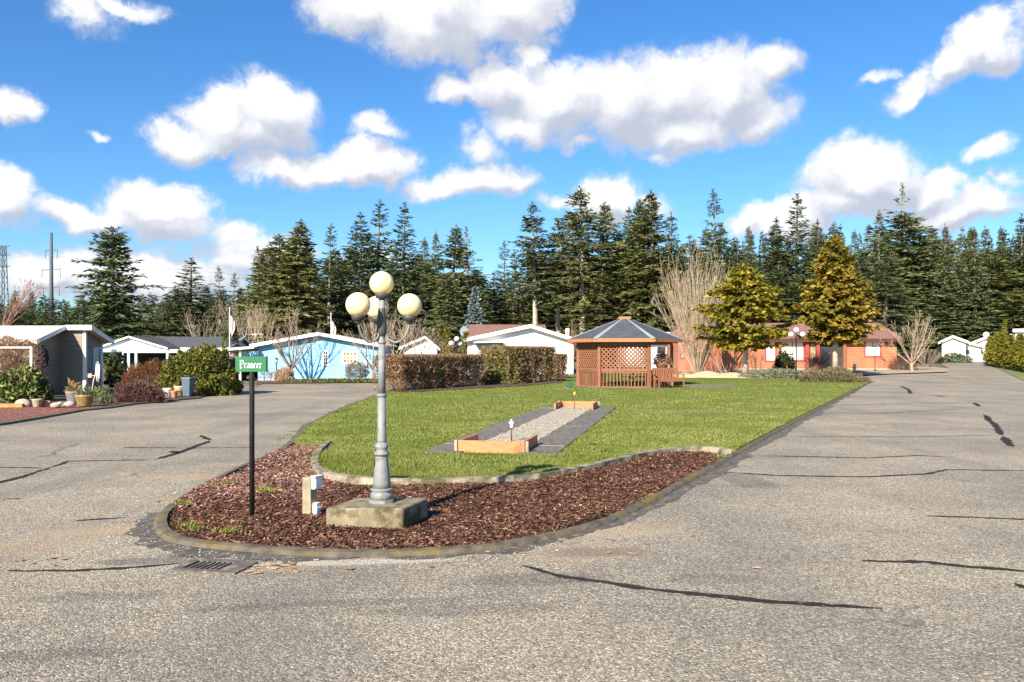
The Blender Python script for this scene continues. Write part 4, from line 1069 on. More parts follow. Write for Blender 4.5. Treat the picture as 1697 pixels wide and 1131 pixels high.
# flat carport against the blue house
cp = thing('carport', 'flat white roofed carport on the left of the blue house', 'carport', (P(388,0,db).x, db, 0))
cx_ = P(388,0,db).x; C_ = lambda px: pxw(px, db, cx_)
MB().prism([(C_(344),Zb(584.5)),(C_(427),Zb(577.8)),(C_(427),Zb(574.2)),(C_(344),Zb(581))], 'y', -.8,-.72).build('fascia_board', M['white'], cp)
MB().prism([(C_(344),Zb(583.5)),(C_(427),Zb(577)),(C_(427),Zb(574.6)),(C_(344),Zb(581.4))], 'y', -.718, 7).build('roof', M['whiteroof'], cp)
MB().prism([(C_(395),0),(C_(427.5),0),(C_(427.5),Zb(577.6)),(C_(395),Zb(580.5))], 'y', 5.2,5.3).build('back_wall', M['dim'], cp)  # wall coloured near black to paint the shade inside the carport
MB().box(C_(426),C_(428),.2,5.2,0,Zb(578.5)).build('side_wall', M['bluewall'], cp)
for px in (346,402): MB().box(C_(px)-.06,C_(px)+.06,-.5,-.38,0,Zb(584 if px < 380 else 579.6)).build('post', M['white'], cp)
# car under the carport
M['carpaint'] = mat_plain('dark_car_paint', (.020,.024,.032), .25, .1, 3, spec=.6)
cr_ = thing('parked_car', 'dark car parked nose out under the flat carport', 'car', (P(380,0,53.4).x-.1, 53.4, 0))
body = MB().prism([(0,.28),(.05,.62),(.15,.74),(1.1,.86),(3.9,.86),(4.25,.75),(4.3,.35),(4.2,.26),(.1,.26)], 'x', -.85,.85).build('body', M['carpaint'], cr_, bevel=.05)
cb_ = MB().add([(-.74,1.0,.86),(.74,1.0,.86),(.6,1.75,1.36),(-.6,1.75,1.36),(-.6,3.0,1.38),(.6,3.0,1.38),(.74,3.7,.86),(-.74,3.7,.86)], [(0,1,2,3),(3,2,5,4),(4,5,6,7),(1,6,5,2),(0,3,4,7)]).build('cabin', M['carpaint'], cr_)
MB().add([(-.66,1.03,.90),(.66,1.03,.90),(.54,1.69,1.335),(-.54,1.69,1.335)], [(0,1,2,3)]).build('windscreen', M['darkglass'], cb_, loc=(0,-.02,.005))
for s in (-1,1):
    MB().box(s*.62-.16,s*.62+.16,-.015,.06,.55,.68).build('headlight', M['whiteplastic'], cr_, bevel=.01)
    for y in (.75,3.5):
        m = MB(); m.lathe([(.18,-.10),(.30,-.10),(.32,-.06),(.32,.06),(.30,.10),(.18,.10)], 20)
        m.v = [(v[2]+s*.78, v[0]+y, v[1]+.32) for v in m.v]; m.build('wheel', M['black'], cr_)
MB().box(-.26,.26,-.02,.0,.36,.48).build('number_plate', M['white'], cr_)
MB().box(-.8,.8,-.04,.05,.28,.42).build('bumper', M['black'], cr_, bevel=.02)
# flower baskets, chair under the carport edge
M['pinkfl'] = mat_leaf('pink_blossom', [(.45,.08,.10),(.7,.25,.25),(.75,.6,.55),(.1,.18,.05)], .7, 0, .2)
for px, lab in ((366,'pink flower basket at the left end of the carport'),(386,'pink flower basket hung farther right under the carport edge')):
    q = P(px, 593, 51.2); hb = thing('flower_basket', lab, 'flower basket', (q.x,q.y,q.z))
    MB().lathe([(.05,-.16),(.17,-.08),(.19,0),(.05,.0)], 12).build('basket', M['rust'], hb)
    MB().bar((0,0,0),(0,0,.42),.012).build('hanger', M['rust'], hb)
    link('flowers', np_mesh('flowers', leaf_bush(px,.26,.24,.2,260,.08,2,.6,.6), 4, M['pinkfl']), hb)

# white house with a brown roofed wing
dw = 62.; wx = P(870,0,dw).x
h = thing('white_house', 'white gabled house with brown roofed wing behind the brown hedges', 'house', (wx, dw, 0))
Wf = lambda px: pxw(px, dw, wx); Zw = lambda py: Zat(py, dw)
r = gable_front(h, Wf(775), Wf(950), 12, Zw(563.5), Wf(879), Zw(541.5), M['whitewall'], M['whiteroof'], M['white'], .3, .5, .24)
MB().box(Wf(789),Wf(829),-.012,-.003,0,Zw(568)).build('porch_shade_panel', mat_siding('shaded_porch_siding', (.30,.36,.40), .2, .8), h)  # flat panel on the white wall, its blue-grey colour paints porch shade
MB().prism([(Wf(786),Zw(569)),(Wf(832),Zw(568)),(Wf(832),Zw(566)),(Wf(786),Zw(567))], 'y', -.9, -.013).build('porch_hood', M['white'], h)
MB().box(Wf(815),Wf(825),-.05,-.013,0,Zw(570)).build('door', M['white'], h)
window(h, Wf(834), Zw(579), .55, .9, M['white'], M['tanglass'], 2, 3)
k0 = Zw(564)
MB().box(Wf(777),Wf(868),4.,4.1,0,k0-.05).build('wing_wall', M['whitewall'], h)
r = MB().prism([(3.2,Zat(563,66)),(8.5,Zat(540.5,71)),(8.5,Zat(540.5,71)+.1),(3.2,Zat(563,66)+.1)], 'x', P(776,0,69).x-wx, P(905,0,69).x-wx).build('wing_roof', M['brownroof'], h)
MB().tube([(Wf(948),5,Zw(556)),(Wf(948),5,Zat(545,67))], .16, 10).build('vent_stack', M['white'], h)
q = P(768, 550, 61.8)
sdh = thing('satellite_dish', 'grey satellite dish on the left eave of the white house', 'satellite dish', (q.x,q.y,q.z), rad(25))
m = MB()
prof = [(.02,0),(.15,.02),(.28,.07),(.36,.12)]
m.lathe(prof, 18); m.v = [(v[0]*.95, -v[2]-.02+.3*v[1]*.4, v[1]) for v in m.v]; m.build('dish', M['steel'], sdh)
MB().tube([(0,.08,-.75),(0,.08,0)], .03, 8).build('mast', M['steel'], sdh)
MB().bar((0,0,-.25),(0,-.35,-.08),.03).build('feed_arm', M['steel'], sdh)

# second white house seen past the gazebo
dg = 72.; gx = P(1088,0,dg).x
h = thing('white_cottage', 'low white house seen through the open side of the gazebo', 'house', (gx, dg, zt(gx,dg)))
g_ = lambda px: pxw(px, dg, gx); zg_ = lambda py: Zat(py,dg)-zt(gx,dg)
gable_side(h, g_(1038), g_(1122), 7, zg_(566.5), zg_(551), M['whitewall'], M['whiteroof'], M['white'], .4, .3, .2)
for px in (1096,): window(h, g_(px), zg_(586), .75, 1.1, M['white'], M['darkglass'], 1, 2)
MB().box(g_(1066),g_(1080),-.05,-.003,-.1,zg_(579)).build('door', M['turq'], h)

# red house
dh = 70.; hx = P(1310,0,dh).x; hz = zt(hx, dh)
h = thing('red_house', 'long brick red ranch house with brown roof and pale blinds', 'house', (hx, dh, hz))
H_ = lambda px: pxw(px, dh, hx); Zh = lambda py: Zat(py,dh)-hz
r = gable_side(h, H_(1150), H_(1486), 8.5, Zh(560.5), Zh(534.5), M['redwall'], M['brownroof'], mat_plain('dark_brown_trim', (.075,.030,.025), .6, .15, 3), .6, .35, .26)
window(h, H_(1313), Zh(582), 1.78, 1.45, M['redtrim'], M['blind'], 2, 1, .16)
window(h, H_(1277), Zh(582.5), .72, 1.5, M['redtrim'], M['blind'], 1, 1, .12)
window(h, H_(1446), Zh(578.5), 1.16, 1.15, M['redtrim'], M['blind'], 2, 1, .11)
MB().box(H_(1341),H_(1397),-.02,-.003,-.1,Zh(564)).build('entrance_shade_panel', mat_plain('porch_shade_tone', (.055,.040,.034), .9, .2, 2), h)  # no real hollow: thin panel whose dark colour paints the entrance shade
dz = MB().box(H_(1357),H_(1376),-.06,-.021,-.05,Zh(567)).build('door', M['dim'], h)
MB().ball((H_(1374.5),-.08,Zh(585)), .04, 8, 6).build('handle', M['steel'], dz)
window(h, H_(1347), Zh(582), .42, 1.2, M['redtrim'], M['tanglass'], 1, 1, .06, -.021)
for px in (1336,1354,1398): MB().box(H_(px)-.13,H_(px)+.13,-.30,-.07,-.1,Zh(563.5)).build('porch_column', M['redtrim'] if px < 1390 else M['gazwood'], h)
MB().box(H_(1150),H_(1486),-.025,-.003,-.25,.12).build('foundation', M['found'], h)
x0 = P(1163,0,68.5).x - hx
gable = thing('red_gable_house', 'brick red gabled house end left of the fan shaped bare tree', 'house', (P(1163,0,67).x, 67., zt(17,67)))
q_ = lambda px: pxw(px, 67., P(1163,0,67).x); zq = lambda py: Zat(py,67.)-zt(17,67)
gable_front(gable, q_(1124), q_(1196), 5.5, zq(557), q_(1142), zq(545), M['redwall'], M['brownroof'], M['redtrim'], .3, .35, .2)
window(gable, q_(1130.5), zq(583), .28, 1.0, M['redtrim'], mat_glass('grey_glass',(.20,.20,.20)), 1, 1, .05)

# far white houses at the end of the road
for nm, lab, px0, px1, pr, pe, pp_, dd_ in (('white_home','leftmost far white home at the end of the road, gable toward us',1561,1600,1579,566,558,101.),
                      ('white_home','middle far white home under a low brown roof at the road end',1586,1622,1598,573,567,103.),
                      ('white_home','far white home with dark rake trim beside the arborvitae hedge',1613,1662,1637,568,558.5,102.)):
    hx_ = P((px0+px1)/2,0,dd_).x; z_ = zt(hx_,dd_); o = thing(nm, lab, 'house', (hx_,dd_,z_), -math.atan2(hx_,dd_), 'white homes at the end of the road')
    f = lambda px: pxw(px,dd_,hx_)*math.cos(math.atan2(hx_,dd_)); zz = lambda py: Zat(py,dd_)-z_
    gable_front(o, f(px0), f(px1), 8, zz(pe), f(pr), zz(pp_), M['whitewall'], M['brownroof'] if pe == 573 else M['whiteroof'], M['white'] if pe != 573 else mat_plain('tan_trim', (.55,.44,.36), .7), .4, .4, .28)
    if pe == 573: window(o, f(1597), zz(584), .45, .4, M['darkglass'], M['darkglass'], 1, 1); window(o, f(1604), zz(584), .3, .4, M['darkglass'], M['darkglass'], 1, 1)
    if pe == 568: window(o, f(1627), zz(580), .25, 1.0, M['white'], M['darkglass'], 1, 2)
q = P(1634, 555, 106.); o = thing('satellite_dish', 'white satellite dish on the far home beside the arborvitae hedge', 'satellite dish', (q.x,q.y,q.z), rad(-20))
m = MB(); m.lathe([(.02,0),(.17,.02),(.34,.09)], 14); m.v = [(v[0], -v[2]-.02, v[1]) for v in m.v]; m.build('dish', M['white'], o)
MB().tube([(0,.08,-1.0),(0,.08,0)], .05, 6).build('mast', M['steel'], o)
d4 = 100.; o = thing('white_block_house', 'white flat roofed house showing above the right end of the arborvitae', 'house', (P(1730,0,d4).x, d4, zt(60,d4)), -math.atan2(P(1730,0,d4).x, d4))
f = lambda px: pxw(px,d4,P(1730,0,d4).x)*.85
MB().box(f(1682),f(1800),0,6,-.2,Zat(550,d4)-zt(60,d4)).build('wall', M['whitewall'], o)
MB().box(f(1678),f(1804),-.5,6.5,Zat(550,d4)-zt(60,d4)+.01,Zat(545,d4)-zt(60,d4)).build('roof', M['white'], o)
MB().box(f(1671),f(1682)-.01,1,5,-.2,Zat(553,d4)-zt(60,d4)).build('side_room', M['whitewall'], o)

# odd bits between the blue house and the hedge: distant white shed with red roof
d5 = 72.; x5 = P(700,0,d5).x; f = lambda px: pxw(px,d5,x5)
o = thing('small_white_house', 'small white house with reddish roof glimpsed above the long brown hedge', 'house', (x5,d5,0))
gable_front(o, f(668), f(724), 6, Zat(576,d5), f(705), Zat(560,d5), M['whitewall'], mat_shingle('worn_grey_shingle',(.16,.15,.145),.2), M['white'], .3)
MB().prism([(0,Zat(590,d5)),(5,Zat(567,d5+5)),(5,Zat(567,d5+5)+.1),(0,Zat(590,d5)+.1)], 'x', f(722), f(748)).build('side_roof', M['brownroof'], o)
q = G(643, 630); o = thing('white_cabinet', 'tall white cabinet standing between blue house and hedge', 'cabinet', (q.x,q.y,0))
MB().box(-.24,.24,0,.5,0,1.35).build('body', M['white'], o, bevel=.02)
MB().box(-.20,.20,-.025,-.002,.65,1.25).build('door', M['white'], o, bevel=.01)
MB().box(.12,.17,-.04,-.026,.85,.98).build('handle', M['black'], o)
MB().lathe([(.13,0),(.13,.3)],12).build('meter', M['dim'], o, loc=(0,-.05,.05)) if False else None
# ---------------------------------------------------------------- small lamps, poles, flags, pots
def globe_lamp(label, px, d, top, hgts, name='globe_lamp'):
    q = GD(px, d); o = thing(name, label, 'street lamp', (q.x,q.y,q.z), 0, 'small three globe lamps')
    z = top - q.z; r = .15
    MB().lathe([(.07,0),(.07,.25),(.045,.35),(.04,z-.45),(.05,z-.42),(.05,z-.36),(.03,z-.34),(.03,z-r-.02)], 12).build('pole', M['black'], o)
    MB().ball((0,0,z), r, 18, 12).build('globe', M['wglobe'], o)
    for a in hgts:
        ux, uy = math.cos(rad(a))*.36, math.sin(rad(a))*.36
        ar = MB().tube([(0,0,z-.42),(ux*.5,uy*.5,z-.55),(ux,uy,z-.50),(ux,uy,z-.42)], .018, 6).build('arm', M['black'], o)
        MB().ball((ux,uy,z-.27), r, 18, 12).build('globe', M['wglobe'], ar)
globe_lamp('black lamp with three white globes beside the white house eave', 757, 52., Zat(562,52), (200, 60))
globe_lamp('black lamp with three white globes before the red house window', 1319.5, 50.3, Zat(547,50.3), (195, -12))
def lantern(label, px, d, ptop):
    q = GD(px, d); o = thing('post_lantern', label, 'lantern', (q.x,q.y,q.z), 0, 'black post lanterns'); z = Zat(ptop, d)-q.z
    MB().lathe([(.06,0),(.06,.12),(.032,.16),(.03,z-.42),(.06,z-.40),(.05,z-.36)], 10).build('pole', M['black'], o)
    MB().lathe([(.06,z-.355),(.105,z-.12)], 6).build('lamp_glass', M['steel'], o)
    MB().lathe([(.13,z-.118),(.03,z-.02),(.02,z)], 6).build('lamp_cap', M['black'], o)
lantern('black post lantern before the blue house wall', 458, 49.6, 592.5)
lantern('black post lantern before the red house right window', 1450, 66., 573.)
# flags
def make_flag_mat():
    m, nt, b = new_mat('striped_flag'); co = objco(nt)
    sx_ = N(nt, 'ShaderNodeSeparateXYZ'); nt.links.new(co, sx_.inputs[0])
    st_ = remap(nt, math_(nt, 'FRACT', math_(nt, 'MULTIPLY', sx_.outputs[0], 5.5)), .45, .55)
    c = mixc(nt, st_, (.55,.22,.20), (.66,.60,.58))
    c = mixc(nt, math_(nt, 'MULTIPLY', remap(nt, sx_.outputs[2], -.52, -.48), remap(nt, sx_.outputs[0], .30, .26, 0, 1)), c, (.32,.30,.40))
    nt.links.new(c, b.inputs['Base Color']); b.inputs['Roughness'].default_value = .85; return m
M['flag'] = make_flag_mat()
def flag(label, px, d, top, base, ftop, fbot):
    q = GD(px, d); o = thing('flagpole', label, 'flagpole', (q.x,q.y,q.z), 0, 'flagpoles with limp flags'); z = Zat(top,d)-q.z
    MB().lathe([(.034,0),(.02,z)], 8).ball((0,0,z+.03), .04, 8, 6).build('pole', M['white'], o)
    z1, z0 = Zat(ftop,d)-q.z, Zat(fbot,d)-q.z; m = MB(); nx_, nz_ = 9, 10; vs = []
    for j in range(nz_+1):
        for i in range(nx_+1):
            u, v = i/nx_, j/nz_
            wdt = .30*(1-.35*v*v) + .08*math.sin(v*4)
            vs.append((.04+u*wdt, .10*math.sin(u*9+v*2)*u, -(v*(z1-z0)) - u*u*.45*(1-v*.3)))
    m.add(vs, [(j*(nx_+1)+i, j*(nx_+1)+i+1, (j+1)*(nx_+1)+i+1, (j+1)*(nx_+1)+i) for j in range(nz_) for i in range(nx_)], True)
    m.build('flag', M['flag'], o, loc=(0,0,z1))
flag('white flagpole with a limp striped flag above the carport roof', 380.5, 62., 511, 590, 523, 552)
flag('flagpole with a limp striped flag behind the blue house ridge', 548.5, 66., 520, 590, 532, 556)
# power pole, lattice tower, wires
d = 190.; q = GD(85, d); o = thing('power_pole', 'tall steel power pole with two cross arms above the taupe roof', 'power pole', (q.x,q.y,q.z))
M['polegrey'] = mat_plain('weathered_pole', (.085,.105,.125), .7, .12, 3)
z = Zat(386,d); MB().tube([(0,0,0),(0,0,z)], [.62,.30], 10).build('pole', M['polegrey'], o)
for zz, w in ((Zat(416,d),1.4),(Zat(448,d),2.2),(Zat(478,d),1.9)):
    m = MB().bar((-w,0,zz),(w,0,zz+.25),.16)
    for s in (-1,1): m.tube([(s*w*.95,0,zz),(s*w*.95,0,zz-1.7)], .06, 6)
    m.build('cross_arm', M['polegrey'], o)
q2 = GD(5, 230.); lt = thing('lattice_tower', 'dark lattice transmission tower at the far left skyline', 'power pylon', (q2.x,q2.y,q2.z))
z2 = Zat(408,230.); m = MB()
for sx_ in (-1,1):
    for sy_ in (-1,1): m.bar((sx_*1.3,sy_*1.3,0),(sx_*.5,sy_*.5,z2),.2)
for k in range(10):
    a, b = k/10, (k+1)/10; ra, rb = 1.3-.8*a, 1.3-.8*b
    for sy_ in (-1,1):
        m.bar((-ra,sy_*ra,z2*a),(rb,sy_*rb,z2*b),.12); m.bar((ra,sy_*ra,z2*a),(-rb,sy_*rb,z2*b),.12)
m.build('frame', M['polegrey'], lt)
for f in (.82,.92,1.0): MB().bar((-1.7,0,z2*f),(1.9,0,z2*f),.2).build('cross_arm', M['polegrey'], lt)
for k, (zz, w) in enumerate(((Zat(424,d),-1.3),(Zat(424,d),1.3),(Zat(457,d),-2.1),(Zat(457,d),2.1))):
    pts = [(q.x+w, d, zz)]; e = Vector((q.x+w+230, d+120, zz+4))
    for i in range(1,25): f = i/24; pts.append((q.x+w+230*f, d+120*f, zz+4*f-4*f*(1-f)*6))
    tagp(MB().tube(pts, .013, 4, False).build('power_line', M['polegrey']), 'thin power line sagging away from the steel pole behind the lone fir', 'power line', 'power lines from the steel pole')

# pots, bin, edging pieces by the lava rock bed
M['binblue'] = mat_plain('slate_blue_plastic', (.080,.115,.155), .5, .12, 4, spec=.35)
q = G(312, 659); o = thing('trash_bin', 'slate blue wheeled trash bin standing against the round bush', 'bin', (q.x,q.y,.03), rad(-10)); o.scale = (.68,.68,.80)
m = MB(); m.add([(-.20,-.24,.02),(.20,-.24,.02),(.20,.22,.02),(-.20,.22,.02),(-.26,-.30,.86),(.26,-.30,.86),(.26,.28,.86),(-.26,.28,.86)], [(0,3,2,1),(4,5,6,7),(0,1,5,4),(1,2,6,5),(2,3,7,6),(3,0,4,7)])
m.build('body', M['binblue'], o, bevel=.02)
MB().prism([(-.34,.865),(.30,.865),(.32,.93),(-.30,.93)], 'x', -.29,.29).build('lid', mat_plain('bin_lid', (.13,.17,.21), .5, .1, 4), o, bevel=.015)
for s in (-1,1):
    m = MB(); m.lathe([(.03,-.025),(.10,-.025),(.10,.025),(.03,.025)], 14); m.v = [(v[2]+s*.22, v[0]+.22, v[1]+.10) for v in m.v]; m.build('wheel', M['black'], o)
M['terra'] = mat_plain('terracotta', (.46,.22,.13), .8, .15, 6)
M['tanpot'] = mat_plain('tan_pot', (.50,.36,.24), .8, .18, 6)
M['whitepot'] = mat_plain('white_pot', (.74,.70,.64), .6, .08, 6)
M['greypot'] = mat_plain('grey_violet_pot', (.21,.185,.195), .7, .15, 6)
M['olivepot'] = mat_plain('olive_glazed_pot', (.27,.19,.085), .5, .25, 10, dirt=(.16,.13,.06), dscale=6)
M['strawleaf'] = mat_leaf('straw_leaf', [(.22,.15,.05),(.42,.30,.12),(.52,.40,.2)], .8, .1, .25)
M['sage'] = mat_leaf('sage_leaf', [(.09,.11,.05),(.17,.19,.09),(.27,.27,.15)], .8, .1, .2)
def pot(px, py, w, h, mat, label, plant=None, soil=True):
    q = G(px, py); s = q.y/FPX; r = w*s/2; hh = h*s
    o = thing('plant_pot', label, 'plant pot', (q.x,q.y,.03), 0, 'plant pots along the left kerb')
    MB().lathe([(r*.62,0),(r*.74,hh*.15),(r*.97,hh*.82),(r*1.02,hh*.86),(r*1.02,hh),(r*.9,hh),(r*.86,hh*.9),(.01,hh*.88)], 20).build('pot', mat, o)
    if plant: link('plant', np_mesh('plant', leaf_bush(int(px),r*1.0,r*.9,hh*plant[1],420,.16,2,.16,.8,.2,.9), 4, plant[0]), o, loc=(0,0,hh*.85))
pot(277, 661, 14, 16, M['whitepot'], 'small white pot, first of three beside the purple heather')
pot(288.5, 661, 11, 12, M['terra'], 'round terracotta pot between the white and tan pots')
pot(298, 657, 19, 16, M['tanpot'], 'wide tan pot behind the terracotta pot, left of the bin')
pot(122, 670, 25, 20, M['greypot'], 'grey violet pot of straw coloured grass by the taupe house', (M['strawleaf'],.9))
pot(140, 676, 29, 20, M['olivepot'], 'wide olive brown pot with sage tufts nearest the left kerb', (M['sage'],.8))
pot(62, 677, 17, 14, mat_plain('woven_pot', (.34,.29,.19), .9, .3, 25), 'woven looking cream planter in the lava rock bed', None)
q = G(77, 676); o = thing('brick_block', 'orange brick lying beside the woven planter', 'brick', (q.x,q.y,.03), rad(10)); MB().box(-.14,.14,-.1,.1,0,.17).box(-.10,.10,-.07,.07,.17,.19).build('brick', M['terra'], o, bevel=.01)
q = G(105, 678); o = thing('stone_block', 'low pile of grey stones in front of the grey pot', 'stones', (q.x,q.y,.03), rad(6))
m = MB()
for k,(x_,y_,r_) in enumerate(((-.22,0,.15),(.0,.02,.13),(.2,-.02,.16),(-.08,-.05,.1))): m.ball((x_,y_,.08+.02*k), r_, 10, 7, (1.1,.8,.6))
m.build('stone', mat_plain('grey_stone', (.32,.29,.26), .9, .25, 8), o)
q = G(38, 676); o = thing('rock', 'pale pink rock in the lava rock bed left of the planter', 'rock', (q.x,q.y,.0)); m = MB().ball((0,0,.1), .26, 12, 8, (1,.7,.7))
rr_ = random.Random(3); m.v = [(v[0]*rr_.uniform(.85,1.1), v[1]*rr_.uniform(.85,1.1), v[2]) for v in m.v]; m.build('stone', mat_plain('pink_stone', (.42,.29,.24), .9, .2, 8), o)
q = G(12, 677); o = thing('landscape_timber', 'weathered timber edging with yellow moss at the far left', 'timber', (q.x-.3,q.y,.02), rad(8)); MB().box(-1.4,.75,-.08,.08,0,.12).build('timber', mat_plain('mossy_timber', (.30,.19,.06), .9, .3, 5), o, bevel=.01)
# wind chime on a bent hook
q = G(150, 668); o = thing('wind_chime', 'pale wind chime on a bent pole before the narrow window', 'wind chime', (q.x,q.y,.03))
s_ = q.y/FPX; zt_ = lambda py: Zat(py,q.y)-.03; xx = lambda px: (px-150)*s_
MB().tube([(0,0,0),(xx(155),0,zt_(630)),(xx(158),0,zt_(622)),(xx(160),0,zt_(603)),(xx(162),0,zt_(600)),(xx(164),0,zt_(603))], .014, 6).build('pole', M['whitepot'], o)
for a_,b_ in ((160.5,632),(163,634),(165,628)): MB().tube([(xx(a_),-.02,zt_(604)),(xx(a_)+.01,-.02,zt_(b_))], .02, 6).build('chime', M['whitepot'], o)
MB().prism([(xx(146),zt_(626)),(xx(152),zt_(626)),(xx(152),zt_(619)),(xx(146),zt_(620))], 'y', -.02, .02).build('wind_catcher', mat_plain('pink_wood', (.62,.36,.28), .7), o)
MB().tube([(xx(152),0,zt_(623)),(xx(157),0,zt_(623))], .01, 5).build('rod', M['whitepot'], o)
# white trellis frame behind the dry hedge
q = GD(52, 30.4); o = thing('trellis', 'white wooden trellis frame before the dry pinkish hedge', 'trellis', (q.x,q.y,.03))
zt2 = lambda py: Zat(py, 30.4)-.03
MB().box(-.04,.04,-.03,.03,0,zt2(575)).build('post', M['whitepot'], o)
MB().box(-1.3,.04,-.028,.028,zt2(577.5)+.001,zt2(575)-.001).build('rail', M['whitepot'], o, loc=(-.041,0,0))
MB().box(-1.34,-1.26,-.03,.03,0,zt2(575)).build('post', M['whitepot'], o)
# ---------------------------------------------------------------- shrubs and hedges
M['twigbrown'] = mat_leaf('brown_hedge_twig', [(.10,.058,.030),(.21,.130,.070),(.31,.205,.115),(.40,.285,.17)], .85, .1, .15)
M['stembrown'] = mat_plain('hedge_stem', (.20,.14,.09), .9, .25, 6)
M['hedgegreen'] = mat_leaf('mixed_hedge_leaf', [(.04,.055,.014),(.09,.105,.028),(.17,.155,.05),(.30,.23,.09)], .7, .1, .2)
M['rhodo'] = mat_leaf('rhododendron_leaf', [(.020,.038,.010),(.05,.075,.018),(.14,.16,.04),(.36,.36,.14)], .45, .1, .2)
M['yelgreen'] = mat_leaf('yellow_green_leaf', [(.035,.043,.010),(.078,.092,.017),(.145,.155,.028),(.235,.235,.055)], .6, .1, .25)
M['heather'] = mat_leaf('rust_heather', [(.10,.045,.020),(.17,.080,.035),(.25,.125,.055)], .85, .1, .15)
M['purple'] = mat_leaf('purple_heather', [(.075,.038,.034),(.14,.075,.064),(.21,.125,.10)], .85, .1, .15)
M['drygrass'] = mat_leaf('dry_pinkish_twig', [(.26,.16,.105),(.42,.28,.19),(.54,.39,.28)], .85, .1, .25)
M['darkbush'] = mat_leaf('dark_evergreen_leaf', [(.014,.022,.008),(.035,.048,.015),(.065,.080,.026)], .6, .1, .15)
M['olive'] = mat_leaf('olive_leaf', [(.07,.085,.02),(.15,.16,.035),(.24,.24,.07)], .7, .1, .2)
M['greymound'] = mat_leaf('grey_green_cover', [(.13,.135,.085),(.20,.21,.14),(.30,.30,.22)], .8, .1, .2)
M['heath2'] = mat_leaf('olive_heather', [(.12,.10,.055),(.19,.16,.085),(.27,.235,.14)], .8, .1, .2)
M['gold'] = mat_leaf('golden_arborvitae', [(.075,.080,.010),(.155,.150,.016),(.26,.24,.035)], .7, .08, .25)
M['woodgrey'] = mat_plain('grey_bark', (.27,.235,.195), .9, .25, 5, .01, 20)
def bush(name, label, cat, px, py, wpx, hpx, mat, n, size, group=None, d=None, deep=.8, zb=None, power=2.2, stems=0, stemmat=None, rotz=0., **k):
    q = G(px, py) if d is None else GD(px, d)
    s = q.y/FPX; rx = wpx*s/2; ry = rx*deep; q = Vector((q.x, q.y+ry*.9 if d is None else q.y, q.z))
    s = q.y/FPX; h_ = (hpx*s) if d is None else None
    if h_ is None: h_ = Zat(py-hpx, d) - q.z
    o = thing(name, label, cat, (q.x,q.y,q.z+.02), rotz, group)
    link('foliage', np_mesh('foliage', leaf_bush(abs(hash((px,py)))%9999, rx, ry, h_, n, size, power, **k), 4, mat), o)
    if stems: link('stems', np_mesh('stems', stems_np(int(px*7+py), rx, ry, h_, stems, .018), 4, stemmat or M['stembrown']), o)
    return o
def hedge(name, label, x0, y0, x1, y1, top0, thick, mat, n, size, group, stems=60, power=9, **k):
    a, b = G(x0,y0), G(x1,y1); c = (a+b)/2; d_ = (b-a); L = d_.length; ang = math.atan2(d_.y, d_.x)
    nrm = Vector((-math.sin(ang), math.cos(ang), 0)); c = c + nrm*thick/2
    h_ = Zat(top0, c.y-thick/2)
    o = thing(name, label, 'hedge', (c.x,c.y,.08), ang, group)
    link('foliage', np_mesh('foliage', hedge_leaves(int(x0*3+y0), L, thick, h_-.08, int(n*2.4), size, k.get('aspect',.22), .22), 4, mat), o)
    link('stems', np_mesh('stems', stems_np(int(x0), L/2*1.2, thick/2*1.2, (h_-.08)*.95, stems, .02, .75), 4, M['stembrown']), o)
    return o
HG = 'clipped hedges behind the lawn'
hedge('hedge', 'long clipped brown hedge running behind the left of the lawn', 664, 652, 806, 642, 587.5, 1.5, M['twigbrown'], 15000, .13, HG, 150, aspect=.22, lump=.07, radial=.5)
bush('shrub', 'green and brown leafy shrub between the two clipped brown hedges', 'shrub', 833, 640, 62, 53, M['hedgegreen'], 6500, .14, stems=14, power=2.6, aspect=.55)
hedge('hedge', 'tall square clipped brown hedge left of the gazebo', 842, 640, 922, 635, 574, 1.9, M['twigbrown'], 19000, .13, HG, 110, aspect=.24, lump=.06, radial=.5, power=7)
hedge('hedge', 'small dark clipped hedge tucked beside the gazebo lattice', 921, 630, 941, 629, 587, 1.2, M['twigbrown'], 5200, .13, HG, 30, aspect=.3, lump=.08, power=5)
bush('shrub', 'low yellow green mound left of the long brown hedge', 'shrub', 652, 633, 32, 24, M['yelgreen'], 1500, .12, power=2.2)
bush('shrub', 'low straw brown mound in front of the yellow green mound', 'shrub', 650, 638, 28, 9, M['drygrass'], 700, .14)
# left side
bush('rhododendron', 'glossy rhododendron at the far left with pale leaf edges', 'shrub', 22, 669, 92, 56, M['rhodo'], 2600, .20, deep=.7, aspect=.38, stems=14, power=2.3)
o = bush('hedge', 'dry pinkish clipped hedge before the taupe house wall', 'hedge', 14, 655, 104, 91, M['drygrass'], 9000, .17, d=31.4, deep=.4, aspect=.14, power=5, radial=.8, stems=60, lump=.06)
bush('heather', 'rusty brown rounded shrub right of the taupe house', 'shrub', 229, 650, 78, 47, M['heather'], 6500, .12, aspect=.2, radial=.8)
bush('heather', 'low purple brown heather mound beside the left kerb', 'shrub', 222, 669, 88, 31, M['purple'], 7000, .11, aspect=.22, radial=.7, deep=.55)
bush('round_bush', 'large round yellow green bush behind the blue bin', 'bush', 315, 657, 124, 78, M['yelgreen'], 16000, .13, deep=.9, stems=16, power=2.5, lump=.09, aspect=.5)
bush('shrub', 'dark olive shrub in the gap right of the taupe house', 'shrub', 192, 640, 34, 55, M['darkbush'], 1600, .16, d=41.)
bush('shrub', 'small olive tuft at the foot of the taupe corner', 'shrub', 165, 662, 36, 20, M['sage'], 1100, .14, aspect=.2)
bush('shrub', 'grassy sage clump beside the olive brown pot', 'shrub', 172, 672, 26, 14, M['sage'], 700, .15, aspect=.14, radial=.9)
